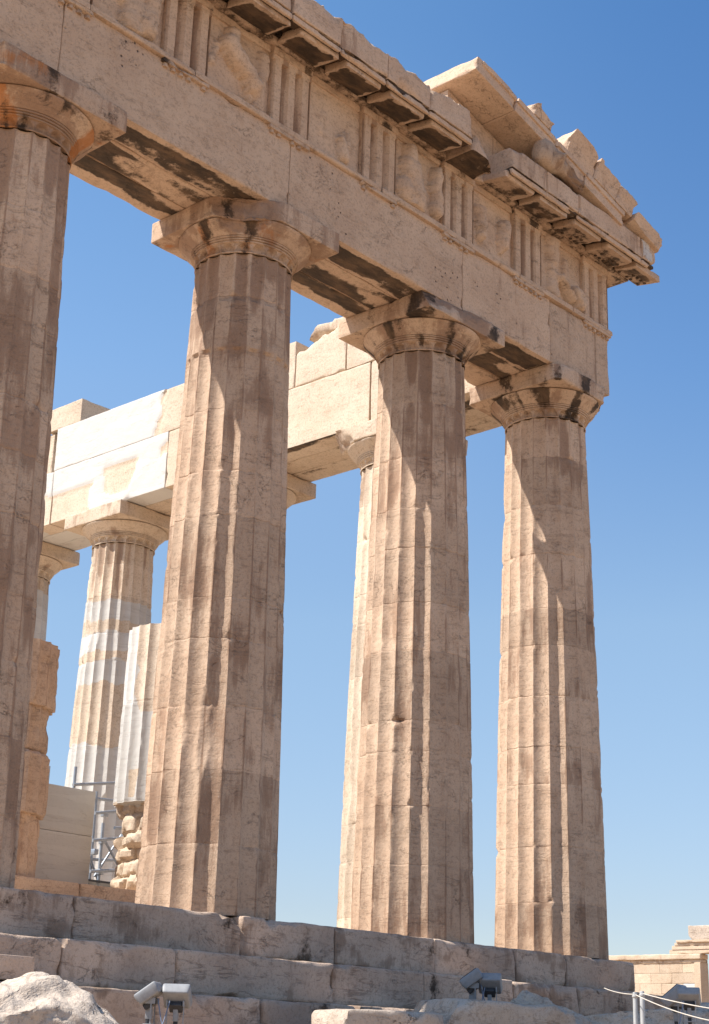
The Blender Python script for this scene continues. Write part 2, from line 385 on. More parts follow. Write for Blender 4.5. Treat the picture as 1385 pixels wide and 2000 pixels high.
        Pc = np.stack([np.cos(Tc)*Rc+cx, np.sin(Tc)*Rc+cy, Zc], -1).reshape(-1, 3)
        up = (Zc.ravel() > 9.872)
        Rn = Rc.ravel()-up*.03*np.clip(fbm(Pc*2.6, 3, seed+8)-.2, 0, 1)+.003*fbm(Pc*6, 2, seed)
        Vc = np.stack([cx+np.cos(Tc.ravel())*Rn, cy+np.sin(Tc.ravel())*Rn, z0+Zc.ravel()], -1)
        V0c = Vc.copy()
        for (pp, nn, *ex) in ech_cuts: Vc = clip_plane(Vc, np.array(pp)+(cx, cy, z0), nn, ex[0] if ex else .03, seed, 3.)
        stre = fbm(np.stack([Tc.ravel()*2.6, Zc.ravel()*1.1, Zc.ravel()*0], -1), 3, seed+12)
        cr = crustk*np.where(up, .34+1.0*stre, .34+.8*stre)
        ru = rustk*(.45+1.3*fbm(np.stack([Tc.ravel()*1.7, Zc.ravel()*.8, Zc.ravel()*0+3], -1), 2, seed+19))
        mesh('capital', Vc, ringfaces(len(zfine), nt), mat, root, mask=(cr, None, pat+.14+.55*fbm(Pc*np.array((1.6, 1.6, .7)), 4, seed+14)+.42*sstep(.004, .03, np.linalg.norm(Vc-V0c, axis=1)), ru), tone=.1, angle=34)
        h = 1.03*k
        Va, Fa, P0 = block((cx-h, cy-h, z0+10.09), (cx+h, cy+h, z0+10.43), .07, .012, .09, seed+2, .006, 1.6, 3, .05, [(np.array(c[0])+(cx, cy, z0), *c[1:]) for c in ab_cuts])
        cr = crustk*(.27+.9*fbm(P0*np.array((1.6, 1.6, .8)), 3, seed+21)+.35*(P0[:, 2] < z0+10.1)*fbm(P0*1.3, 2, seed))
        brk = sstep(.03, .07, np.linalg.norm(Va-P0, axis=1))
        mesh('capital_slab', Va, Fa, mat, root, mask=(cr, None, pat+.10+.5*fbm(P0*np.array((1.2, 1.2, .6)), 4, seed+15)+.38*brk, rustk*(.3+1.1*fbm(P0*1.5, 2, seed+6))), tone=.1)
    return root

GF = 'front colonnade columns'
make_column(-1.03, 1.03, 'front column at the corner, rightmost, under the end of the entablature', GF, .965, .752, 11, pat=.36, ab_cuts=[((-.98, -.98, 10.26), (-.62, -.70, .25), .05), ((.73, -.73, 10.26), (.72, -.68, -.12), .07)], ech_cuts=[((.69, -.66, 9.95), (.72, -.66, -.1), .06)], crustk=1.15)
make_column(-4.71, 1.03, 'front column second from the right end, next to the corner column', GF, .953, .742, 23, pat=.41, ab_cuts=[((.2, -1.03, 10.30), (-.1, -1, .5), .04)])
make_column(-9.006, 1.03, 'front column with broken capital corner and worn smooth upper drum', GF, .953, .742, 35, pat=.43, worn=[(8.05, 8.85, .25)],
            ab_cuts=[((-.66, -.64, 10.26), (-.70, -.72, .12), .06)], ech_cuts=[((-.62, -.60, 9.95), (-.66, -.70, -.35), .05)], crustk=.8, rustk=.7)
make_column(-13.30, 1.03, 'dark brown front column cut by the left edge with orange rust on its capital', GF, .953, .742, 47, pat=.50, crustk=.9, rustk=.85)

def zband(bands, seed):
    def f(Z, T, P):
        zz = Z+.16*fbm(P*1.6, 3, seed); o = np.zeros_like(Z)
        for a, b in bands: o = np.maximum(o, sstep(a-.02, a+.02, zz)*(1-sstep(b-.02, b+.02, zz)))
        return o
    return f
GN = 'north colonnade columns seen from inside'
make_column(-1.03, 4.71, 'rear column with eroded flutes behind the second front column, carrying the side beam', GN, seed=51, pat=.12, mat=MATI, crustk=.5, chip=1.4, dz=.06, ab_cuts=[((-1.03, .4, 10.2), (-.8, .5, -.5), .05)])
make_column(-1.03, 9.0, 'rear column mostly hidden, only its capital showing beside the third front column', GN, seed=57, pat=.15, mat=MATI, crustk=.6, dz=.09)
make_column(-1.03, 13.3, 'rear column patched with bands of new white marble among beige drums', GN, seed=63, pat=.14, mat=MATI, crustk=0., dz=.05, drums=[.9, 1.8, 2.7, 3.6, 4.8, 5.75, 6.75, 7.4, 8.3, 9.09],
            white=zband([(-1, 4.8), (6.2, 6.75), (6.95, 7.42), (7.72, 8.2)], 3), chip=1.3)
make_column(-1.03, 17.35, 'rear column with pale grey restored shaft beside the left front column', GN, seed=69, pat=.05, mat=MATI, crustk=.1, dz=.06, white=zband([(5.2, 9.2)], 8))

# pronaos stubs (inner porch)
def rubble(za, zb, amt, seed):
    # broken core: squarish ragged lumps of masonry in uneven courses
    rg = random.Random(seed); cz = [za]
    while cz[-1] < zb: cz.append(cz[-1]+rg.uniform(.2, .42))
    cz = np.array(cz)
    def f(r, Z, T, P, R):
        k = sstep(za, za+.03, Z)*(1-sstep(zb-.03, zb, Z)); zz = Z+.07*fbm(P*1.8, 3, seed); b = np.searchsorted(cz, zz)
        tt = T+.10*fbm(P*1.8+5, 3, seed+2); u = tt/.62+b*.41; sc = np.floor(u).astype(int)
        off = np.array([[rnd(seed, i, q) for q in range(-2, 14)] for i in range(len(cz)+2)])[b, np.clip(sc, -2, 13)+2]
        eu = np.minimum(u % 1, 1-u % 1); zl = np.clip(b-1, 0, len(cz)-1); ez = np.minimum(np.abs(zz-cz[zl]), np.abs(zz-cz[np.clip(b, 0, len(cz)-1)]))
        g = 1-sstep(0, .07, np.minimum(eu*.5, ez))
        bb = R-.12+amt*(off-.6)*.75-.06*g+.05*fbm(P*2.6, 4, seed+4, .6)
        return r*(1-k)+np.minimum(bb, R+.04)*k
    return f
def c6white(Z, T, P):
    zz = Z+.1*fbm(P*2, 2, 5); a = (T-3.98+.12*fbm(P*1.3, 3, 9)); a = (a+np.pi) % (2*np.pi)-np.pi
    ins = ((a > -.62-.22*np.cos((Z-3.45)*3.6)) & (Z > 3.0) & (Z < 3.75)) | ((a > -.98+.30*(4.6-Z)) & (Z > 3.75)) | ((np.abs(a+.72) < .13+.1*(Z-1.9)) & (Z > 1.56) & (Z < 2.05))
    return np.where(ins, 0, sstep(1.46, 1.52, zz))
GP = 'broken porch columns behind the front row'
make_column(-6.06, 5.5, 'broken inner column stub of new white fluted marble above rough rubble core', GP, .82, .66, 71, z0=.72, H=9., ztop=4.55, capital=False, drums=[1.52, 3.2], mat=MATI, white=c6white, pat=.05, crustk=0, chip=.6, extra=rubble(-.2, 1.5, .2, 4))
make_column(-9.42, 5.5, 'broken orange beige column stub beside the pale wall block at far left', GP, .84, .66, 77, z0=.72, H=9., ztop=3.62, capital=False, drums=[.95, 1.9, 2.6], mat=MAT, pat=.22, crustk=.0, chip=1.8, extra=lambda r, Z, T, P, R: r-.10*np.array([.9, .1, .75, .0])[np.searchsorted([.95, 1.9, 2.6], Z)]-.07*np.clip(fbm(P*2.4, 4, 5, .6), 0, 1)-.05*np.exp(-(np.abs(Z-1.9)/.03)**2))

# ------------------------------------------------------------------ front entablature
ent = thing('entablature', 'long carved marble beam with frieze and broken cornice on top of the front columns', 'entablature', (-8.8, 1.0, 10.43))
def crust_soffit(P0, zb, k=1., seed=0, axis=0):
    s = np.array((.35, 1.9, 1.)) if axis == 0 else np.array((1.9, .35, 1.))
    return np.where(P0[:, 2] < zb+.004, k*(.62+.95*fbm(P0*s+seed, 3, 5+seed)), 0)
AX = [-17.6, -13.37, -8.99, -4.70, -2.10, -.60, -.145]
for i in range(6):
    x0, x1 = AX[i]+.004, AX[i+1]-.004
    if i == 4: x1 -= .012
    if i == 5: x0 += .012
    zt = 11.70
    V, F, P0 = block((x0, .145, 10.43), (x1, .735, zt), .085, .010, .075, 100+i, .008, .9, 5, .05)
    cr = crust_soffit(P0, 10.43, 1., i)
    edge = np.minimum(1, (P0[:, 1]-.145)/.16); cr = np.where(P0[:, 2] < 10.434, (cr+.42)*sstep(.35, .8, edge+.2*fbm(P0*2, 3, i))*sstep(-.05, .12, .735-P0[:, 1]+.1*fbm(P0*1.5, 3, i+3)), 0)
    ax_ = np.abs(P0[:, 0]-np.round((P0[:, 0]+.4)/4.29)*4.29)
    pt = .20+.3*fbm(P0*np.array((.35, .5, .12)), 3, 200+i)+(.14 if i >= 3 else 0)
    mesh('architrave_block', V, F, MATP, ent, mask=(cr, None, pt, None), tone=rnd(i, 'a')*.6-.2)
for i in range(3):   # middle and inner slabs of the beam, butted behind the outer one
    x0, x1 = AX[i]+.004, AX[i+1]-.004
for (x0, x1) in ((-17.6, -13.37), (-13.36, -9.0), (-8.99, -4.71), (-4.70, -1.93)):
    for j, (ya, yb) in enumerate(((.750, 1.325), (1.34, 1.915))):
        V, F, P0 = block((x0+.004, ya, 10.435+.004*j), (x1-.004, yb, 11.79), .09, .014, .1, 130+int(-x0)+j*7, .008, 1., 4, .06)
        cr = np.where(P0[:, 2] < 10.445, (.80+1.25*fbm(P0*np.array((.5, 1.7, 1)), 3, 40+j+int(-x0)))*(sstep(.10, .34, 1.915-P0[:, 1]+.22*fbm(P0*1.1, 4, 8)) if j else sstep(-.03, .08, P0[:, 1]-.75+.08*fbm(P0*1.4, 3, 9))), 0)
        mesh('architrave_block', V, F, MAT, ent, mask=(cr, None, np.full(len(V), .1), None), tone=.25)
# taenia
TX = [-17.6, -15.1, -13.0, -11.05, -8.98, -6.9, -4.72, -3.1, -1.4, -.08]
for i in range(9):
    V, F, P0 = block((TX[i]+.002, .08, 11.70), (TX[i+1]-.002, .6, 11.80), .06, .008, .11, 150+i, .006, 1.5, 4, .03)
    mesh('moulding_strip', V, F, MAT, ent, mask=(None, None, np.full(len(V), .3), .2+.6*np.clip(fbm(P0*1.2, 2, 3), 0, 1)), tone=.15)
V, F, P0 = block((-17.6, .62, 11.79), (-1.93, 1.915, 13.13), .25, .01, .05, 7, .005)
mesh('backing_block', V, F, MAT, ent, tone=.1)
V, F, P0 = block((-1.90, .62, 11.79), (-.16, 1.6, 13.13), .2, .01, .05, 8, .005); mesh('backing_block', V, F, MAT, ent)
V, F, P0 = block((-1.90, .75, 10.44), (-.15, 1.6, 11.78), .2, .01, .05, 9, .005); mesh('architrave_block', V, F, MAT, ent)
TRI = [-15.94, -13.80, -11.65, -9.49, -7.39, -5.28, -3.23, -1.005]
TW = .86
def make_triglyph(x, k):
    ws = TW/6.; fx = [0, .06, .10, ws*.5, ws-.0]
    us = np.array([0, .035, .07, .18, .20, .28, .36, .38, .50, .52, .60, .68, .70, .82, .84])  # placeholder spacing
    g = TW/9.; dep = .12
    pts = [(0, dep*.75), (.055, 0)]
    f = (TW-.11-2*.17)/3
    x_ = .055
    for j in range(3):
        x_ += f; pts.append((x_, 0))
        if j < 2: pts += [(x_+.085, dep), (x_+.17, 0)]; x_ += .17
    pts.append((TW, dep*.75)); pts = np.array(pts)
    xs = np.unique(np.round(np.concatenate([pts[:, 0], (pts[:-1, 0]+pts[1:, 0])/2]), 4))
    zt = 12.90; zs = np.unique(np.round(np.concatenate([np.linspace(11.80, zt-.012, 22), [zt, zt+.02], np.linspace(zt+.05, 13.13, 4)]), 4))
    def pre(V):
        W = V.copy(); m = W[:, 1] < .121
        d = np.interp(W[:, 0]-x, pts[:, 0], pts[:, 1]); W[:, 1] += np.where(m & (W[:, 2] < zt-.006), d, 0); return W
    V, F, P0 = block((x, .12, 11.80), (x+TW, .40, 13.13), .09, .004, .03, 300+k, .004, 2., 2, .025, xs=xs+x, zs=zs, pre=pre)
    gro = np.interp(P0[:, 0]-x, pts[:, 0], pts[:, 1]); pa = .28+.5*fbm(P0*np.array((2.2, 1, .35)), 3, 310+k)+.4*(gro > .03)*(P0[:, 1] < .13); cr = .55*(np.interp(P0[:, 0]-x, pts[:, 0], pts[:, 1]) > .05)*(P0[:, 1] < .13)*np.clip(.4+fbm(P0*np.array((3, 1, .8)), 2, k), 0, 1)*.9  # grooves coloured darker to deepen their shade, plus patches of crust
    o = mesh('triglyph', V, F, MAT, ent, mask=(cr, None, pa, None), tone=rnd(k, 'tri')*.5-.1, angle=25)
    # cap band
    V, F, P0 = block((x-.006, .098, 12.985), (x+TW+.006, .3, 13.10), .08, .006, .06, 330+k, .004, 2., 2, .02)
    mesh('cap_band', V, F, MAT, o, mask=(.3+.8*fbm(P0*2, 2, k), None, np.full(len(V), .4), None))
    # regula and guttae
    V, F, P0 = block((x-.02, .085, 11.635), (x+TW+.02, .2, 11.70), .06, .006, .09, 350+k, .004, 2., 3, .03)
    rg = mesh('peg_strip', V, F, MAT, ent, mask=(.2+.8*fbm(P0*2, 2, k+4), None, np.full(len(V), .45), None))
    for j in range(6):
        if rnd(k, j, 'gut') < .22: continue
        gx = x+.06+j*(TW-.12)/5
        V, F = lathe([(.0, 11.575), (.045, 11.575), (.047, 11.59), (.038, 11.637)], 10, gx, .142)
        mesh('stone_peg', V, F, MAT, rg, mask=(None, None, np.full(len(V), .5), None))
for k, x in enumerate(TRI): make_triglyph(x, k)
# metopes: reliefs as weathered height fields; capsules (x0,z0,x1,z1,radius,height) in metope units 0..1
REL = {
 2: [(.55, .1, .62, .95, .16, .10), (.75, .2, .82, .8, .15, .12), (.4, .4, .6, .7, .10, .08)],
 3: [(.28, .62, .70, .30, .13, .15), (.34, .78, .36, .60, .09, .12), (.15, .55, .05, .30, .05, .04), (.12, .55, .28, .58, .05, .05), (.82, .05, .90, .75, .09, .07), (.66, .3, .70, .1, .05, .05)],
 4: [(.62, .36, .70, .12, .07, .08), (.74, .42, .74, .30, .08, .07), (.30, .55, .25, .30, .04, .02)],
 5: [(.30, .78, .28, .58, .11, .14), (.30, .55, .42, .22, .19, .15), (.22, .20, .46, .12, .18, .12), (.86, .75, .84, .50, .08, .13), (.84, .5, .90, .18, .09, .12)],
 6: [(.18, .60, .20, .22, .08, .12), (.12, .62, .24, .60, .06, .08), (.78, .58, .72, .28, .10, .13), (.74, .30, .70, .22, .06, .07)],
 7: [(.28, .86, .30, .60, .14, .11), (.42, .34, .68, .10, .05, .15), (.28, .55, .32, .08, .12, .07), (.78, .30, .92, .12, .09, .15), (.60, .7, .64, .2, .06, .05)],
 1: [(.4, .2, .5, .8, .15, .1)], 0: [(.5, .2, .5, .8, .15, .1)]}
for k in range(len(TRI)-1):
    xa, xb = TRI[k]+TW+.003, TRI[k+1]-.003
    def pre(V, xa=xa, xb=xb, k=k):
        W = V.copy(); m = (W[:, 1] < .201); u = (W[:, 0]-xa)/(xb-xa); v = (W[:, 2]-11.80)/1.33; h = np.zeros(len(W))
        wob = .07*fbm(np.stack([u*4, v*4, u*0+k], -1), 4, k+60, .6)
        for (a, b, c, d, r, hh) in REL[k+1 if k+1 in REL else 1]:
            q = np.stack([u-a, v-b], -1); s = np.array([c-a, d-b]); tt = np.clip(q@s/(s@s+1e-9), 0, 1); dd = np.linalg.norm(q-tt[:, None]*s, axis=1)+wob
            h = np.maximum(h, 1.45*hh*np.clip(1-(dd/r)**2, 0, 1)**.36)
        ed = np.minimum(np.minimum(u, 1-u), np.minimum(v, 1-v)); h = h*np.clip(ed/.02, 0, 1)
        h = h*(1+.15*fbm(np.stack([u*7, v*7, u*0+k], -1), 3, k+8))+.010*fbm(np.stack([u*5, v*5, u*0+k], -1), 4, k)
        W[:, 1] -= np.where(m, h, 0); return W
    V, F, P0 = block((xa, .20, 11.80), (xb, .40, 13.0), .035, .003, .0, 400+k, .0, 2., pre=pre)
    mesh('metope_panel', V, F, MAT, ent, mask=(None, None, .12+.4*fbm(P0*1.5, 3, 90+k), None), tone=.1+rnd(k, 'met')*.3, angle=60)
    V, F, P0 = block((xa, .165, 13.0), (xb, .40, 13.12), .07, .006, .10, 420+k, .004, 2., 3, .03)
    mesh('metope_band', V, F, MAT, ent, mask=(.1+.6*fbm(P0*2, 2, k), None, np.full(len(V), .3), None))
# cornice
def cornice(x0, x1, seed, fascia_cut=(), top=13.72, ncut=5, cut=.06, yb=1.25, pt=.42, r_chip=.05, white=None):
    def pre(V):
        W = V.copy(); m = W[:, 2] < 13.245; W[:, 2] += np.where(m, .16*np.clip(W[:, 1]+.56, 0, .7), 0); return W
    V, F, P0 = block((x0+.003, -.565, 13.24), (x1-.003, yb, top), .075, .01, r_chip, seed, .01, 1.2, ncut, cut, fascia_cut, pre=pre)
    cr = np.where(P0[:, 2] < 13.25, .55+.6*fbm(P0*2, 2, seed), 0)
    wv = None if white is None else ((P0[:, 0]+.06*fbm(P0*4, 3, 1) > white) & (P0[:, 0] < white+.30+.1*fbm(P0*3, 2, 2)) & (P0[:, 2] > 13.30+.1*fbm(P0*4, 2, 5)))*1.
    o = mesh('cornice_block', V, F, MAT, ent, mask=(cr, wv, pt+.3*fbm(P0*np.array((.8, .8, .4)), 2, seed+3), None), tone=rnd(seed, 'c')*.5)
    # bed moulding and drip band
    V, F, P0 = block((x0+.003, .06, 13.13), (x1-.003, yb-.02, 13.236), .12, .006, .04, seed+1, .004)
    mesh('bed_moulding', V, F, MAT, o, mask=(np.full(len(V), .55), None, None, None))
    V, F, P0 = block((x0+.003, -.545, 13.135), (x1-.003, -.475, 13.228), .045, .012, .16, seed+2, .008, 2.2, 7, .03, [c for c in fascia_cut])
    mesh('drip_band', V, F, MAT, o, mask=(np.where(P0[:, 1] > -.50, .75, 0), None, np.full(len(V), .25), np.full(len(V), .25)), tone=.3)
    V, F, P0 = block((x0+.01, -.52, 13.20), (x1-.01, -.30, 13.26), .12, .004, .0, seed+4, .0); mesh('slit_shade', V, F, MAT, o, mask=(np.full(len(V), .9), None, None, None))  # near-black backing, paints the shadow in the slit below the fascia
    return o
def mutule(x, par, seed, black=.85, gut=False):
    def pre(V):
        W = V.copy(); f = np.clip((W[:, 1]+.46)/.52, 0, 1); W[:, 2] += .085*f; return W
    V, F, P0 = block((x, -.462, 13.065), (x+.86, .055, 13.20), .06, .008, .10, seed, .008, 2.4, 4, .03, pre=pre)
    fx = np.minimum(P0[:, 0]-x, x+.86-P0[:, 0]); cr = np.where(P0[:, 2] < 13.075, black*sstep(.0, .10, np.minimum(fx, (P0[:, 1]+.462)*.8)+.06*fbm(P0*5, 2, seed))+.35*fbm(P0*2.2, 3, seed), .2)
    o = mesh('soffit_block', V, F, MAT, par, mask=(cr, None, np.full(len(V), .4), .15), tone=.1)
    if gut:
        parts = []
        for a in range(6):
            for b in range(2):
                if rnd(seed, a, b) < .3: continue
                yy = -.02-.15*b; zz = 13.065+.085*(yy+.46)/.52
                parts.append(lathe([(0, zz-.022), (.032, zz-.022), (.034, zz+.01)], 8, x+.09+a*.136, yy))
        V, F = join(parts); g = mesh('stone_pegs', V, F, MAT, par, mask=(np.full(len(V), .8), None, None, None))
CX = [-17.6, -16.2, -15.0, -13.6, -12.2, -11.0, -9.75, -8.66, -7.57, -6.50, -5.28]
cbs = []
for i in range(10):
    cu = []
    tp = 13.72+.05*rnd(i, 'tp')
    if i == 9: cu = [((-5.33, -.3, 13.55), (1, -.25, .1), .04)]
    cu.append((((CX[i]+CX[i+1])/2, -.55, tp-.03), (rnd(i, 'n')*.6-.3, -.35, 1.), .09))
    cbs.append(cornice(CX[i], CX[i+1], 500+i*6, cu, top=tp+.02, ncut=12, cut=.08))
DX = [-4.20, -3.16, -2.14, .05, .53]
rb = []
for i in range(4):
    cu = []
    if i == 1: cu = [((-2.6, -.58, 13.22), (.1, -.7, -.8), .06), ((-2.9, -.5, 13.70), (.1, -.5, 1), .06)]
    if i == 3: cu = [((.5, -.5, 13.3), (.6, -.4, -.7), .05)]
    rb.append(cornice(DX[i], DX[i+1], 570+i*6, cu, top=13.66, ncut=10, cut=.06, r_chip=.04, pt=.36, white=.07 if i == 3 else None))
# inner remnant of the broken cornice piece in the gap
V, F, P0 = block((-5.25, -.50, 13.10), (-4.45, 1.1, 13.42), .07, .012, .12, 620, .012, 1.5, 6, .06, [((-4.95, -.45, 13.3), (.55, -.62, .55), .05), ((-4.62, -.2, 13.3), (1, -.2, .35), .05), ((-5.05, -.5, 13.36), (.1, -.35, 1), .05)])
mesh('cornice_block', V, F, MAT, ent, mask=(np.where(P0[:, 2] < 13.11, .75, 0), None, np.full(len(V), .3), .2), label='broken remnant of a cornice block with a slanted face')
V, F, P0 = block((-4.46, .05, 13.13), (-4.20, 1.1, 13.60), .07, .012, .1, 626, .01, 1.5, 3, .05); mesh('cornice_block', V, F, MAT, ent, label='set-back piece of cornice in the gap')
MUT = []
for k, x in enumerate(TRI):
    MUT.append(x)
    if k < len(TRI)-1: MUT.append((x+TRI[k+1])/2)
for j, x in enumerate(MUT):
    if -5.0 < x+.43 < -4.05: 
        continue
    xm = x+.43; par = None
    for i in range(10):
        if CX[i] <= xm <= CX[i+1]: par = cbs[i]
    for i in range(4):
        if DX[i] <= xm <= DX[i+1]: par = rb[i]
    if par is None: par = cbs[9] if xm < -4.5 else rb[0]
    right = xm > -4.2
    mutule(x, par, 700+j, .95 if not right else .58, gut=(xm > -2.3))
mutule(-.02, rb[2], 760, .5, True)
# north return of the frieze and cornice at the corner (seen edge on)
V, F, P0 = block((-.40, .41, 11.80), (-.15, 5.5, 13.13), .2, .01, .05, 640, .006); mesh('backing_block', V, F, MAT, ent)
V, F, P0 = block((-.14, 1.26, 13.24), (.53, 5.4, 13.66), .15, .01, .1, 641, .01, 1.2, 4, .05); mesh('cornice_block', V, F, MAT, ent)
V, F, P0 = block((-.14, .12, 13.12), (.42, 1.2, 13.235), .07, .01, .1, 642, .01, 2, 4, .04); mesh('drip_band', V, F, MAT, ent, mask=(.3+.7*fbm(P0*3, 2, 4), None, np.full(len(V), .3), None))

# ------------------------------------------------------------------ pediment corner
ped = thing('pediment', 'remaining right end of the sloping gable with its broken tilted cornice slabs', 'pediment', (-2.4, 0, 13.7))
SL = math.atan(.224)
def raking(sa, sb, seed, na=0., nb=.31, ya=-.61, yb=.75, ox=-5.34, oz=14.64, name='raking_cornice', **kw):
    V, F, P0 = block((sa, ya, na), (sb, yb, nb), kw.pop('step', .07), .008, kw.pop('chip', .035), seed, .007, 1.3, kw.pop('ncut', 9), kw.pop('cut', .05), kw.pop('cuts', ()))
    c, s = math.cos(SL), math.sin(SL)
    W = V.copy(); W[:, 0] = ox+V[:, 0]*c+V[:, 2]*s; W[:, 2] = oz-V[:, 0]*s+V[:, 2]*c
    pt = kw.pop('pt', .12); cr = np.where(P0[:, 2] < na+.005, kw.pop('soffit', .10)+.5*fbm(P0*np.array((.8, 1.5, 1)), 3, seed), 0)
    return mesh(name, W, F, kw.pop('mat', MAT), ped, mask=(cr, None, pt+.3*fbm(P0*.8, 2, seed), None), tone=.35)
RS = [0, 1.18, 2.42, 3.42, 4.75]
for i in range(4):
    raking(RS[i]+.003, RS[i+1]-.003, 800+i*5, cuts=[((0.02, -.3, .31), (-.8, -.1, .9), .03)] if i == 0 else (), pt=.24 if i < 2 else .34)
    if i < 4:
        V = raking(RS[i]+.02+(.12 if i == 0 else 0), RS[i+1]-.02, 830+i*5, na=.20, nb=.306, ya=-.645, yb=-.5, name='moulding', pt=.2, chip=.1, ncut=5, cut=.03)
raking(4.76, 5.55, 860, ya=-.52, na=-.05, nb=.2, pt=.6, ncut=8, cut=.08)
# sima fragments standing on the raking cornice
def sima(sa, sb, h, seed, lean=.0, ya=-.66, yb=-.12, n0=.315, cuts=(), pt=.25):
    V, F, P0 = block((sa, ya, 0), (sb, yb, h), .045, .006, .03, seed, .008, 1.8, 12, .07, cuts)
    V[:, 1] -= lean*np.clip(V[:, 2]/h, 0, 1)**1.5
    V[:, 2] += n0
    c, s = math.cos(SL), math.sin(SL); W = V.copy(); W[:, 0] = -5.34+V[:, 0]*c+V[:, 2]*s; W[:, 2] = 14.64-V[:, 0]*s+V[:, 2]*c
    return mesh('gutter_block', W, F, MAT, ped, mask=(None, None, pt+.3*fbm(P0, 2, seed), None), tone=.3)
sima(1.62, 2.22, .30, 880, .10, cuts=[((1.75, -.6, .3), (-.55, 0, .8), .04), ((1.98, -.6, .17), (.15, -.1, 1), .03, .22)])
sima(2.72, 3.62, .50, 885, .16, ya=-.62, cuts=[((2.78, -.6, .42), (-1, 0, .35), .03), ((3.5, -.6, .44), (.35, 0, 1), .04)])
sima(3.63, 4.35, .44, 890, .12, cuts=[((3.9, -.6, .40), (.1, 0, 1), .05)])
sima(4.36, 5.0, .42, 895, .12, cuts=[((4.9, -.6, .38), (.5, 0, 1), .06), ((4.95, -.6, .05), (.8, 0, -.6), .05)])
sima(5.01, 6.02, .27, 900, .08, n0=.26, cuts=[((5.9, -.6, .2), (.6, -.2, 1), .05), ((5.2, -.5, .0), (-.2, -.3, -1), .04)], pt=.35)
# tympanum wall behind, top edge follows the slope
def pre_t(V):
    W = V.copy(); top = 14.60-(W[:, 0]+5.34)*.224; f = (W[:, 2]-13.5)/1.0; W[:, 2] = 13.5+f*np.maximum(top-13.5, .05); return W
for i, (a, b) in enumerate(((-5.22, -3.9), (-3.89, -2.4), (-2.39, -.7))):
    def pre_b(V): return pre_t(V)
    V, F, P0 = block((a, .10, 13.5), (b, .65, 14.5), .08, .004, .02, 910+i, .006, 1.2, pre=pre_b)
    mesh('tympanum_slab', V, F, MAT, ped, mask=(.15+.5*fbm(P0*1.2, 2, i), None, np.full(len(V), .3), None), tone=.1)

# rock-like lumps
def lump(center, rad, seed, amt=.35, f=1.1, n=48, planes=7, rot=0., fine=.05):
    th = np.linspace(0, 2*np.pi, 2*n, endpoint=False); ph = np.linspace(-math.pi/2+.02, math.pi/2-.02, n)
    A, B = np.meshgrid(ph, th, indexing='ij'); D = np.stack([np.cos(A)*np.cos(B), np.cos(A)*np.sin(B), np.sin(A)], -1).reshape(-1, 3)
    rg = random.Random(seed); r = 1+amt*fbm(D*f+seed, 4, seed)
    V = D*r[:, None]
    for k in range(planes):
        v = np.array([rg.gauss(0, 1), rg.gauss(0, 1), rg.gauss(0, 1)]); v /= np.linalg.norm(v)
        V = clip_plane(V, v*rg.uniform(.62, .9), v, .05, seed+k, 3.)
    V += D*(fine*fbm(D*6+seed, 4, seed+3))[:, None]
    F = ringfaces(n, 2*n); N = len(V); V = np.concatenate([V, [V[:2*n].mean(0), V[-2*n:].mean(0)]])
    k = np.arange(2*n); F = np.concatenate([F, np.stack([np.full_like(k, N), (k+1) % (2*n), k, k], -1), np.stack([np.full_like(k, N+1), N-2*n+k, N-2*n+(k+1) % (2*n), N-2*n+(k+1) % (2*n)], -1)])
    V = V*np.array(rad); c, s = math.cos(rot), math.sin(rot); V = V@np.array([[c, s, 0], [-s, c, 0], [0, 0, 1]])
    return V+np.array(center), F
V, F = lump((.52, -.50, 13.78), (.17, .2, .2), 921, .5, 1.8, 24)
o = mesh('spout_fragment', V, F, MAT, ped, mask=(np.full(len(V), .45), None, np.full(len(V), .5), None), label='dark broken lion spout at the tip')

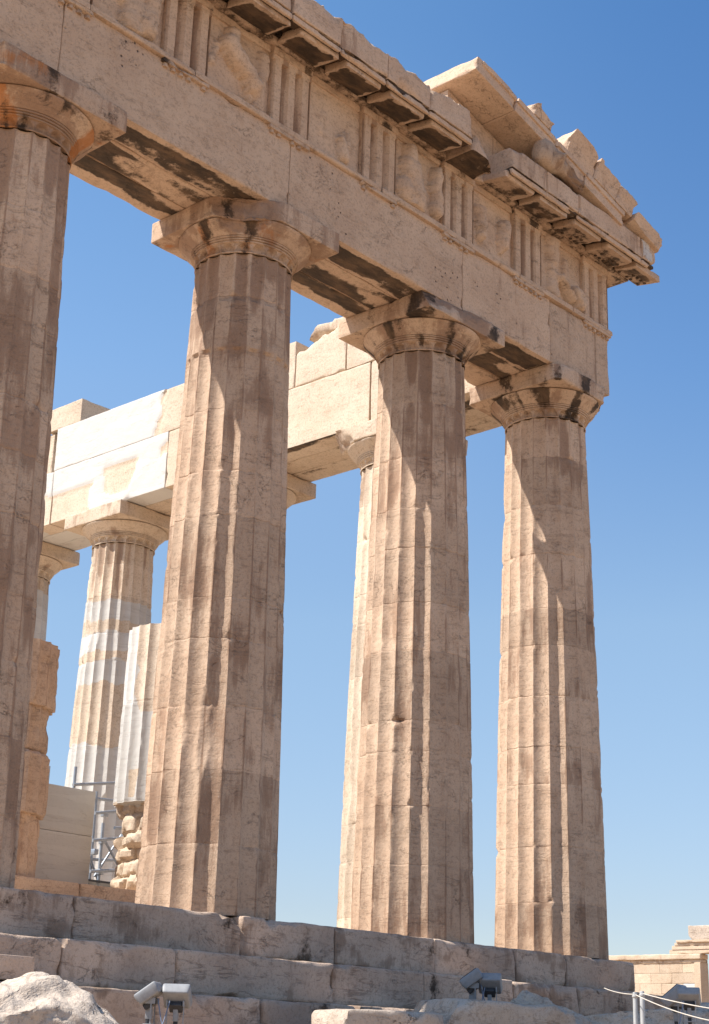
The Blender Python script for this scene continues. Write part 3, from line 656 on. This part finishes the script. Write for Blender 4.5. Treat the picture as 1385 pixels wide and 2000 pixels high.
# horse head sculpture in the gable corner
def horse():
    # stations: x, z, half width y, half height, forward y
    st = [(-3.44, 13.90, .02, .03), (-3.42, 13.92, .10, .16), (-3.36, 13.95, .155, .25), (-3.25, 13.98, .185, .30), (-3.10, 13.98, .195, .315), (-2.97, 13.96, .19, .30), (-2.86, 13.96, .17, .255), (-2.74, 13.96, .155, .215), (-2.62, 13.93, .135, .175),
          (-2.50, 13.89, .115, .145), (-2.38, 13.86, .105, .125), (-2.25, 13.83, .11, .125), (-2.14, 13.80, .12, .135), (-2.05, 13.78, .105, .115), (-1.99, 13.77, .06, .07), (-1.975, 13.77, .01, .01)]
    st = np.array(st); tt = np.linspace(0, len(st)-1, 56); S = np.stack([np.interp(tt, np.arange(len(st)), st[:, i]) for i in range(4)], -1)
    n = 40; V = []
    for (x, z, wy, hz) in S:
        for k in range(n):
            a = 2*math.pi*k/n; V.append((x, -.42+wy*math.cos(a)*(1-.18*math.sin(a)), z+hz*math.sin(a)))
    V = np.array(V)
    def bump(c, r, h):
        nonlocal V
        d = np.linalg.norm((V-np.array(c))/np.array(r), axis=1); m = np.clip(1-d*d, 0, 1)**1.5; V[:, 1] -= h*m; V[:, 2] += .25*h*m
    bump((-2.93, -.6, 13.90), (.17, .4, .17), .11)     # jowl
    bump((-3.12, -.6, 13.95), (.05, .4, .30), -.06)    # groove behind the jaw
    bump((-2.74, -.6, 14.08), (.12, .4, .07), .09); bump((-2.72, -.6, 14.04), (.05, .4, .03), -.09); bump((-2.72, -.6, 14.045), (.03, .4, .018), .04)
    bump((-2.08, -.6, 13.85), (.07, .4, .05), .05); bump((-2.06, -.6, 13.84), (.035, .4, .025), -.10)
    bump((-2.45, -.6, 13.93), (.26, .4, .03), .06); bump((-2.50, -.6, 13.83), (.22, .4, .04), -.05)
    m = np.exp(-((V[:, 2]-(13.735+.09*(-2.0-V[:, 0])))/.022)**2)*sstep(-2.45, -2.3, V[:, 0]); V[:, 1] += .06*m
    V += (fbm(V*7, 3, 4)*.012)[:, None]*np.array((0, -1, .3))
    F = ringfaces(len(S), n); N = len(V); V = np.concatenate([V, [V[:n].mean(0), V[-n:].mean(0)]]); k = np.arange(n); b = N-n
    F = np.concatenate([F, np.stack([np.full_like(k, N), k, (k+1) % n, (k+1) % n], -1), np.stack([np.full_like(k, N+1), b+(k+1) % n, b+k, b+k], -1)])
    V[:, 2] += .05; V[:, 1] -= .10
    o = mesh('horse_head_sculpture', V, F, MAT, None, mask=(.7*sstep(-2.5, -2.1, V[:, 0])*np.clip(fbm(V*5, 2, 1)+.5, 0, 1), None, .42+.35*sstep(-2.8, -2.2, V[:, 0])+.3*fbm(V*3, 3, 2), None), loc=(-2.8, -.42, 13.67), angle=50, tone=-.9)
    tag(o, 'worn marble horse head resting in the gable corner, muzzle hanging over the cornice', 'sculpture')
    parts = []
    for j in range(9):
        x = -3.36+j*.065; parts.append(tube([(x, -.42, 14.20+.06*math.sin(j*.4)), (x+.02, -.43, 14.30-.02*j*.3), (x-.02, -.5, 14.24-.01*j)], [.05, .04, .03], 8))
    V, F = join(parts); V[:, 1] -= .08; V[:, 2] += .03; mesh('mane', V, F, MAT, o, mask=(None, None, np.full(len(V), .4), None))
    V, F = join([tube([(-2.92, -.5, 14.22), (-2.93, -.53, 14.32), (-2.95, -.52, 14.36)], [.05, .035, .012], 8)]); V[:, 1] -= .1; V[:, 2] += .05; mesh('ear', V, F, MAT, o)
    return o
horse()

# ------------------------------------------------------------------ north entablature (inner side)
nent = thing('entablature', 'sunlit side beam of beige and new white marble on the rear columns', 'entablature', (-1.0, 10, 10.43))
def poly_in(y, z, pts):
    ins = np.zeros(len(y), bool); n = len(pts)
    for i in range(n):
        (y0, z0), (y1, z1) = pts[i], pts[(i+1) % n]
        c = ((z0 > z) != (z1 > z)) & (y < (y1-y0)*(z-z0)/((z1-z0)+1e-9)+y0); ins ^= c
    return ins
P1 = [(13.23, 11.45), (11.92, 11.49), (12.0, 11.2), (12.25, 10.72), (12.9, 10.70), (13.1, 10.8), (13.15, 11.1)]
P2 = [(15.8, 11.25), (14.9, 11.18), (13.55, 11.22), (13.7, 10.95), (13.66, 10.5), (15.8, 10.3)]
P3 = [(10.9, 11.3), (11.2, 11.25), (11.15, 11.5), (10.9, 11.62)]
def nblock(y0, y1, z0, z1, seed, white=False, x0=-1.915, x1=-1.33, patches=(), soffit=.0, **kw):
    V, F, P0 = block((x0, y0+.005, z0), (x1, y1-.005, z1), .07, .008, kw.get('chip', .05), seed, .006, 1., kw.get('ncut', 3), kw.get('cut', .04), kw.get('cuts', ()))
    wv = np.full(len(V), 1. if white else 0.)
    wy = P0[:, 1]+.02*fbm(P0*3, 3, seed); wz = P0[:, 2]+.025*fbm(P0*3+9, 3, seed)
    for p in patches: wv[poly_in(wy, wz, p)] = 0.
    m = (P0[:, 0] < x0+.004) & (wv < .5) & white; V[m, 0] += .03
    cr = np.where(P0[:, 2] < z0+.004, soffit*(.55+1.2*fbm(P0*np.array((2., .5, 1)), 3, seed)), 0)
    return mesh('architrave_block' if z0 < 11 else 'frieze_block', V, F, MATI, nent, mask=(cr, wv, np.full(len(V), -.1 if white else .05), None), tone=rnd(seed, 'nb')*.4)
nblock(1.93, 4.70, 10.44, 11.81, 1001, soffit=1.1); nblock(4.73, 10.9, 10.45, 11.82, 1002, soffit=1.15); nblock(10.92, 15.15, 10.455, 11.835, 1003, True, patches=(P1, P2, P3)); nblock(15.16, 18.4, 10.45, 11.83, 1004, True, patches=(P2,))
for j, (xa, xb) in enumerate(((-1.31, -.74), (-.725, -.145))):
    for k, (ya, yb) in enumerate(((1.93, 4.7), (4.72, 9.0), (9.02, 13.3), (13.32, 18.4))):
        nblock(ya, yb, 10.445+.003*j, 11.80, 1010+j*5+k, k > 2, xa, xb, soffit=.75 if k < 2 else 0)
nblock(1.93, 5.40, 11.83, 13.0, 1020); 
nblock(5.43, 6.88, 11.835, 12.97, 1021, cuts=[((-1.9, 5.6, 12.95), (-.4, .3, 1.), .08)], ncut=5)
nblock(6.90, 11.25, 11.84, 12.93, 1022, cuts=[((-1.9, 11.15, 12.3), (-.5, 1., .05), .12)], ncut=6)
nblock(11.12, 15.18, 11.845, 12.96, 1023, True, patches=([(11.0, 11.7), (11.42, 11.8), (11.38, 12.15), (11.2, 12.4), (11.32, 12.7), (11.05, 13.1)],))
nblock(15.36, 18.4, 11.84, 12.90, 1024, x0=-1.85)
V, F, P0 = block((-1.30, 1.95, 11.83), (-.15, 18.3, 13.05), .25, .02, .1, 1030, .02); mesh('backing_block', V, F, MATI, nent)
V, F, P0 = block((-1.75, 5.55, 12.99), (-.6, 6.75, 13.24), .08, .015, .15, 1031, .02, 1.4, 6, .08, [((-1.7, 6.6, 13.1), (-.4, .8, .6), .05)]); mesh('backing_block', V, F, MATI, nent, mask=(None, None, np.full(len(V), .5), None))
V, F, P0 = block((-1.915, 4.2, 13.005), (-.7, 5.52, 13.22), .08, .012, .06, 1032, .01, 1.4, 3, .05); mesh('backing_block', V, F, MATI, nent)
V, F, P0 = block((-1.905, 14.30, 12.965), (-.75, 15.6, 13.57), .06, .008, .04, 1033, .012, 3., 2, .02); mesh('backing_block', V, F, MATI, nent, mask=(None, np.full(len(V), .35), None, None), label='loose block standing on top of the side beam')

# ------------------------------------------------------------------ stepped platform and floor
plat = thing('stepped_platform', 'three tall grey weathered marble steps carrying the columns', 'steps', (-9, 0, -1.6))
def step_row(row, joints, y0, y1, z0, z1, special=None):
    for i in range(len(joints)-1):
        a, b = joints[i], joints[i+1]; sd = 1100+row*40+i; sp = (special or {}).get(i, {})
        g = .008+.012*rnd(sd, 'gap')
        V, F, P0 = block((a+g*.5, y0+.02*rnd(sd, 'y'), z0), (b-g*.5, y1, z1-.02*rnd(sd, 'z')), .055 if a > -16 else .15, .026, .11, sd, .012, 1.1, 12, .055, sp.get('cuts', ()))
        pt = .36+1.05*fbm(P0*np.array((.7, .7, 1.2)), 5, sd, .6)+.25*(rnd(sd, 'p')-.4)
        mesh('step_block', V, F, MATS, plat, mask=(.1+.75*np.clip(fbm(P0*np.array((1.2, 1.2, .7)), 3, sd+2), 0, 1), None, pt, None), tone=rnd(sd, 't')*1.0-.4)
J1 = [-20, -17.0, -14.4, -11.98, -9.30, -7.55, -5.4, -3.41, -2.05, 0]
step_row(1, J1, 0, 2.0, -.525, 0, {5: {'cuts': [((-4.6, 0, -.05), (.3, -.4, 1), .08, .5)]}, 7: {'cuts': [((-2.15, -.02, -.05), (.9, -.5, .8), .06)]}, 8: {'cuts': [((-.03, -.02, -.06), (.8, -.45, .7), .04)]}, 3: {'cuts': [((-9.6, -.0, -.06), (.25, -.5, .8), .07, .6)]}, 4: {'cuts': [((-8.3, -.0, -.05), (-.1, -.5, .8), .07, .5)]}})
J2 = [-20, -17.8, -15.2, -12.60, -10.94, -8.20, -6.39, -4.3, -2.61, -.9, .62]
step_row(2, J2, -.62, .3, -1.045, -.53)
J3 = [-20, -17, -14.5, -11.72, -10.09, -8.43, -6.5, -4.4, -2.4, -.4, 1.24]
step_row(3, J3, -1.24, -.3, -1.62, -1.05)
# side of the platform towards the far side and inner floor
for (x0, x1, z0, z1, sd) in ((-2.0, 0, -.525, 0, 1), (-1.8, .62, -1.045, -.53, 2), (-1.6, 1.24, -1.62, -1.05, 3)):
    y0 = (2.02, .32, -.28)[sd-1]
    V, F, P0 = block((x0, y0, z0), (x1, 26, z1), .4, .02, .1, 1190+sd, .01); mesh('step_block', V, F, MATS, plat)
V, F, P0 = block((-24, 2.02, -.5), (-2.02, 26, -.012), .5, .01, .02, 1199, .003); mesh('floor_slab', V, F, MATI, plat, tone=.1)
prn = thing('porch_platform', 'low beige marble steps of the inner porch behind the front columns', 'steps', (-12, 6, 0))
for r_, (ya, z0, z1) in enumerate(((4.25, -.01, .36), (4.65, .365, .72))):
    js = [-20, -17, -14.2, -11.4, -8.27, -5.75+.0*r_]
    for i in range(5):
        V, F, P0 = block((js[i]+.004, ya, z0), (js[i+1]-.004, 9.5, z1), .12 if i > 1 else .4, .012, .10, 1210+r_*10+i, .008, 1.2, 5, .05)
        mesh('step_block', V, F, MAT, prn, mask=(None, None, np.full(len(V), .05 if i > 2 else .45), None), tone=.3 if i > 3 else 0)
# pale restored wall block
wall = thing('marble_wall', 'smooth pale two-course wall of new marble between the left columns', 'wall', (-7.5, 6.8, .72))
for j, (za, zb) in enumerate(((.722, 1.74), (1.745, 2.50))):
    V, F, P0 = block((-9.6, 6.5, za), (-6.66, 7.6, zb), .12, .006, .015, 1250+j, .003); mesh('wall_course', V, F, MATI, wall, mask=(None, np.full(len(V), .62), np.full(len(V), -.2), None), tone=-.35+.3*(j == 0))

# ------------------------------------------------------------------ scaffold
sc = thing('scaffold', 'small grey steel pipe scaffold behind the pale wall', 'scaffold', (-5.9, 7.5, .72))
def pipe(name, a, b, r=.03, par=sc, mat=M_STEEL): V, F = tube([a, b], r, 10); return mesh(name, V, F, mat, par, angle=50)
for (x, y, zt) in ((-6.58, 8., 3.10), (-5.98, 8., 3.18), (-5.24, 8., 2.26), (-5.40, 8.4, 2.1), (-4.75, 8., 2.3)):
    pl = pipe('pole', (x, y, .73), (x, y, zt)); V, F, P0 = block((x-.09, y-.09, .722), (x+.09, y+.09, .738), .2, .003, 0, 1, 0); mesh('base_plate', V, F, M_STEEL, pl)
for (z0, z1, xa) in ((2.84, 3.07, -6.05), (2.40, 2.56, -5.50), (1.91, 2.05, -5.50), (1.36, 1.45, -5.50)):
    pipe('rail', (xa, 7.94, z0), (-4.4, 7.94, z1+.06))
pipe('pole', (-5.05, 8.5, .73), (-5.05, 8.5, 2.9)); pipe('pole', (-5.55, 8.5, .73), (-5.55, 8.5, 2.6)); pipe('rail', (-5.6, 8.5, 1.62), (-4.4, 8.5, 1.7)); pipe('rail', (-5.6, 8.5, 2.75), (-4.4, 8.5, 2.8)); pipe('brace', (-5.6, 8.45, 2.5), (-4.9, 8.45, 1.3), .022)
V, F, P0 = block((-5.6, 7.9, 1.18), (-4.4, 8.6, 1.22), .3, .004, 0, 1, 0); mesh('deck_board', V, F, M_DARK, sc)
pipe('rail', (-5.05, 7.9, 2.19), (-4.4, 7.9, 2.24))
pipe('brace', (-5.2, 7.97, 1.95), (-4.75, 7.97, 1.45), .025); pipe('brace', (-5.3, 8.05, 1.3), (-4.75, 8.05, 2.1), .022)
for (x, z) in ((-5.24, 1.93), (-5.24, 1.38), (-5.40, 1.72), (-5.24, 2.42)):
    V, F, P0 = block((x-.05, 7.92, z-.05), (x+.05, 8.04, z+.05), .05, .015, 0, 2, 0); mesh('clamp', V, F, M_STEEL, sc)

# ------------------------------------------------------------------ ground
def ground_z(x, y):
    d = np.maximum(0, -1.4-y); z = -1.66-1.66*sstep(0.5, 11, d)
    return z
def make_ground():
    a = np.concatenate([np.linspace(-2500, -60, 14), np.arange(-45, 60, .75), np.linspace(75, 2500, 14)])
    X, Y = np.meshgrid(a, a, indexing='ij'); P = np.stack([X.ravel(), Y.ravel(), 0*X.ravel()], -1)
    z = ground_z(P[:, 0], P[:, 1]); near = np.exp(-((P[:, 0]+10)**2+P[:, 1]**2)/3600.)
    z = z+near*.10*fbm(P*.6, 4, 77)*sstep(-2.5, -4.5, P[:, 1])
    z = np.where((P[:, 0] > 30) & (np.abs(P[:, 1]) < 90), z-.0, z)
    far = np.hypot(P[:, 0], P[:, 1]); z = z-40*sstep(140, 500, far)
    V = P.copy(); V[:, 2] = z; n = len(a); idx = np.arange(n*n).reshape(n, n)
    F = np.stack([idx[:-1, :-1], idx[1:, :-1], idx[1:, 1:], idx[:-1, 1:]], -1).reshape(-1, 4)
    o = mesh('ground', V, F, M_GROUND); o['kind'] = 'structure'
make_ground()

# ------------------------------------------------------------------ foreground stones
def ray(u, v, D):
    d = FW+R2*((u-692.5)/3049.2)+U2*((1000-v)/3049.2); d.normalize(); return np.array(CAM+d*D)
V, F = lump((-17.70, -6.70, -2.40), (1.22, 1.1, 1.10), 1305, .26, 1.0, 110, 12, .5, .05)
o = mesh('boulder', V, F, MATR, None, loc=(-17.9, -6.45, -3.0), angle=60, tone=.1); tag(o, 'rough sunlit pale boulder in the lower left corner of the picture', 'boulder')
c = ray(748, 1990, 17.6)
V, F, P0 = block((-.62, -.35, -.9), (.60, .55, .16), .05, .03, .15, 1311, .012, 1.5, 6, .08, [((-.58, -.3, .1), (-1, -.3, .5), .05)])
V = xf(V, Matrix.Rotation(-.42, 3, 'Z'), (c[0], c[1], -1.36))
o = mesh('stone_block', V, F, MATR, None, loc=(c[0], c[1], -2.0), tone=.0); tag(o, 'squared pale stone block with upright tooling in front of the lowest step', 'stone block')
c = ray(990, 2000, 18.9)
V, F, P0 = block((-1.0, -.5, -1.0), (.72, .6, .22), .05, .05, .3, 1317, .03, 1.2, 8, .1, [((-.9, -.5, .0), (-1, -.1, .75), .04), ((.55, -.5, .12), (.6, -.3, .8), .08)])
V = xf(V, Matrix.Rotation(-.5, 3, 'Z')@Matrix.Rotation(.04, 3, 'Y'), (c[0], c[1], -1.27))
o = mesh('rock_slab', V, F, MATR, None, loc=(c[0], c[1], -2.0), tone=-.2); tag(o, 'layered grey rock slab below the middle floodlight pair', 'rock')
c = ray(1085, 2012, 19.6)
V, F = lump((c[0], c[1], -1.62), (.85, .55, .70), 1323, .4, 1.5, 60, 8, -.6, .08)
o = mesh('boulder', V, F, MATR, None, loc=(c[0], c[1], -2.3), tone=-.1); tag(o, 'knobbly brown rock lump to the right of the layered slab', 'boulder')
c = ray(1330, 2012, 20.)
V, F = lump((c[0], c[1], -1.50), (1.9, .75, .66), 1329, .3, 1.3, 60, 8, -.75, .07)
o = mesh('boulder', V, F, MATR, None, loc=(c[0], c[1], -2.3), tone=-.15); tag(o, 'broad grey rock at the lower right behind the rope posts', 'boulder')
c = ray(864, 1995, 19.4)
V, F = lump((c[0], c[1], -1.42), (.42, .3, .30), 1333, .25, 1.4, 36, 6, .3, .05)
o = mesh('boulder', V, F, MATR, None, loc=(c[0], c[1], -1.7), tone=.6); tag(o, 'small bright sunlit rock between the squared block and the layered slab', 'boulder')
V, F, P0 = block((-15.6, -1.16, -1.045), (-13.37, -.72, -.80), .06, .008, .03, 1340, .005, 1.2, 2, .03)
o = mesh('stone_slab', V, F, MATS, None, loc=(-14.4, -.9, -1.045), mask=(None, np.full(len(V), .2), np.full(len(V), .1), None), tone=.9); tag(o, 'clean pale slab lying on the lowest step at the left edge', 'stone slab')

# ------------------------------------------------------------------ floodlights
def box_local(lo, hi, r=.02, n=4):
    V, F, _ = block(lo, hi, max(.03, (np.array(hi)-np.array(lo)).max()/n), r, 0, 1, 0, edge=(r*.5, r*1.2)); return V, F
def floodlight(pos, yaw, pitch, label, size=1., gz=-1.75, arm=.24):
    # box-shaped lamp tilted up on a yoke and short post; local +X is the beam direction
    t = thing('floodlight', label, 'floodlight', (pos[0], pos[1], gz), 'floodlights lighting the temple')
    Rm = Matrix.Rotation(yaw, 3, 'Z')@Matrix.Rotation(-pitch, 3, 'Y'); s = size
    def put(name, VF, mat, par=t, rot=Rm): return mesh(name, xf(VF[0]*s, rot, pos), VF[1], mat, par, angle=40)
    V, F = box_local((-.075, -.17, -.15), (.065, .17, .15), .025, 6)
    V[:, 1] *= np.where(V[:, 0] < -.04, .94, 1); V[:, 2] *= np.where(V[:, 0] < -.04, .92, 1)
    h = put('housing', (V, F), M_LAMP)
    put('glass', box_local((.065, -.15, -.13), (.072, .15, .13), .002), M_GLASS, h)
    put('gear_box', box_local((-.145, -.08, -.13), (-.077, .08, .0), .012), M_DARK, h)
    Ry = Matrix.Rotation(yaw, 3, 'Z')
    for sg in (-1, 1):
        put('bracket', join([box_local((-.06, sg*.10-.006, -arm-.10), (-.045, sg*.10+.006, -.06), .002), box_local((-.10, sg*.10-.008, -.12), (.03, sg*.10+.008, -.05), .004)]), M_LAMP, t, Ry)
    put('yoke_base', box_local((-.075, -.12, -arm-.116), (.03, .12, -arm-.10), .003), M_LAMP, t, Ry)
    put('knuckle', box_local((-.05, -.03, -arm-.05), (.03, .03, -.08), .008), M_LAMP, t, Ry)
    V, F = tube([(pos[0], pos[1], gz), (pos[0], pos[1], pos[2]-(arm+.04)*s)], .028*s, 12); mesh('post', V, F, M_DARK, t)
    p = Vector(pos)+Ry@Vector((-.12*s, 0.05, -.06*s)); q = Vector(pos)+Ry@Vector((-.13, .0, -.28)); e = Vector((pos[0], pos[1], pos[2]-.42))
    q2 = Vector(pos)+Ry@Vector((-.2, .12, -.36))
    V, F = tube([p, p.lerp(q2, .5)+Vector((0, 0, -.03)), q2, q2.lerp(e, .6)+Vector((0, 0, -.05)), e], .007, 6); mesh('cable', V, F, M_CABLE, t)
    return t
YA = math.atan2(.636, .697)
def fl(u, v, D): return tuple(ray(u, v, D))
floodlight(fl(292, 1940, 16.6), YA+1.45, .95, 'grey floodlight seen from the side, left one of the pair at lower left', .86)
floodlight(fl(346, 1946, 16.6), YA-.1, .8, 'grey floodlight seen from behind, right one of the pair at lower left', .84)
floodlight(fl(921, 1912, 20.), YA+1.45, .95, 'grey floodlight seen from the side, left one of the pair above the layered slab', .95, -1.7)
floodlight(fl(957, 1921, 20.), YA-.2, .8, 'grey floodlight seen from behind, right one of the pair above the layered slab', .86, -1.7)
floodlight(fl(1320, 1946, 18.4), YA+1.1, .9, 'left one of the two overlapping grey floodlights beside the rope barrier', .92, -1.7)
floodlight(fl(1346, 1948, 18.), YA-.3, .8, 'right one of the two overlapping grey floodlights beside the rope barrier', .72, -1.7)

# ------------------------------------------------------------------ rope barrier
p1 = ray(1240, 1938, 15.5); p2 = ray(1254, 1936, 15.7); p3 = ray(1356.5, 1943, 19.)
GPO = 'posts of the rope barrier'
tops = []
for p, r, lb in ((p1, .021, 'left of the two thick pale barrier posts at lower right'), (p2, .023, 'right of the two thick pale barrier posts at lower right')):
    t = thing('barrier_post', lb, 'post', (p[0], p[1], -2.2), GPO)
    V, F = lathe([(0, -2.2), (r, -2.2), (r, p[2]-.01), (r*.85, p[2]), (0, p[2])], 16, p[0], p[1]); mesh('pole', V, F, M_POST, t, angle=50)
    V, F = lathe([(r+.001, p[2]-.05), (r+.006, p[2]-.045), (r+.006, p[2]-.03), (r+.001, p[2]-.025)], 16, p[0], p[1]); mesh('collar', V, F, M_POST, t)
    tops.append(Vector((p[0], p[1], p[2]-.02)))
t = thing('barrier_post', 'thin pale barrier stake in front of the far right building', 'post', (p3[0], p3[1], -2.), GPO)
V, F = tube([(p3[0], p3[1], -2.), tuple(p3)], .012, 10); mesh('pole', V, F, M_POST, t)
def rope(a, b, sag, lab):
    pts = [Vector(a).lerp(Vector(b), i/24)+Vector((0, 0, -sag*4*(i/24)*(1-i/24))) for i in range(25)]
    V, F = tube(pts, .0045, 8); o = mesh('rope', V, F, M_ROPE, None, loc=tuple(pts[0])); tag(o, lab, 'rope', 'barrier ropes'); return o
e1 = ray(1385, 1960, 14.5); e2 = ray(1385, 1966.5, 14.5)
far1 = tuple(np.array(tops[1])+(e1-np.array(tops[1]))*2.2); far2 = tuple(np.array(tops[1])+(e2-np.array(tops[1]))*2.2-np.array((0, 0, .0)))
rope(tops[1], far1, .04, 'upper pale rope running right from the barrier posts'); rope(tops[0], far2, .10, 'lower sagging pale rope running right from the barrier posts')
l1 = ray(1180, 1930, 17.5); rope(l1, tops[0], .015, 'short taut rope running left from the barrier posts along the step')
# ------------------------------------------------------------------ distant temple (lower right)
er = thing('ruined_temple', 'small distant sunlit ruined temple with block wall at the lower right edge', 'temple', (46, 27, -1.6))
WX = 45.
courses = np.arange(-1.62, 3.20, .4815)
rg = random.Random(5)
Vs = []
for i, z in enumerate(courses[:-1]):
    y = 24.98; 
    while y < 36:
        L = rg.uniform(1.15, 1.4) if not (y == 24.98 and i % 2) else .65
        V, F, P0 = block((WX, y+.004, z+.003), (WX+.6, min(y+L, 36)-.004, z+.4785), .25, .008, .06, 1400+len(Vs), .004)
        Vs.append((V, F, rg.uniform(-.5, .6), rg.random() < .16)); y += L
Vj, Fj = join([(a, b) for a, b, _, _ in Vs]); tn = np.concatenate([np.full(len(a), t_) for a, _, t_, _ in Vs]); wm = np.concatenate([np.full(len(a), .6 if w_ else .1) for a, _, _, w_ in Vs])
mesh('block_wall', Vj, Fj, MATE, er, mask=(None, wm, np.full(len(Vj), .05), None), tone=tn)
V, F, P0 = block((WX-.05, 24.63, -1.62), (WX+.7, 24.97, 3.19), .15, .01, .05, 1480, .006); mesh('wall_pier', V, F, MATE, er, mask=(None, None, np.full(len(V), .1), None))
V, F, P0 = block((WX-.04, 24.60, 3.19), (WX+.6, 36, 3.34), .08, .01, .06, 1481, .02, 5.); mesh('carved_band', V, F, MATE, er, mask=(None, None, .35+.5*fbm(P0*6, 2, 3), None))
V, F, P0 = block((WX-.14, 24.55, 3.345), (WX+.6, 36, 3.60), .1, .03, .15, 1482, .02, 2., 8, .06); mesh('cornice_band', V, F, MATE, er, mask=(None, None, .25+.4*fbm(P0*2, 2, 3), None))
for j, (za, zb, px) in enumerate(((3.61, 3.80, 0), (3.80, 3.99, .03), (3.99, 4.12, .06), (4.12, 4.24, .14))):
    V, F, P0 = block((WX-px-.02, 20.2, za), (WX+.6, 26.30-.15*j, zb), .12, .01, .06, 1490+j, .006, 1.5, 4, .05); mesh('architrave', V, F, MATE, er, tone=.2)
V, F, P0 = block((WX+.02, 21.4, 4.242), (WX+.6, 25.25, 4.91), .1, .02, .1, 1496, .02, 1.5, 4, .06, [((WX, 25.2, 4.4), (-.1, .8, -.7), .04)]); mesh('frieze_block', V, F, MATR, er, tone=.1)
for yy in (20.8, 22.5):
    V, F = lathe([(.42, -1.2), (.36, 0), (.33, 3.0), (.36, 3.3), (.5, 3.4), (.5, 3.6)], 24, WX+.3, yy); mesh('column', V, F, MATE, er)
V, F, P0 = block((WX+6, 18, 2.3), (WX+6.6, 26, 2.52), .3, .02, .05, 1498, .01); mesh('lintel', V, F, MATE, er)
V, F, P0 = block((WX+6, 24.9, -1.6), (WX+6.6, 25.9, 2.29), .3, .02, .05, 1499, .01); mesh('stone_pier', V, F, MATE, er)
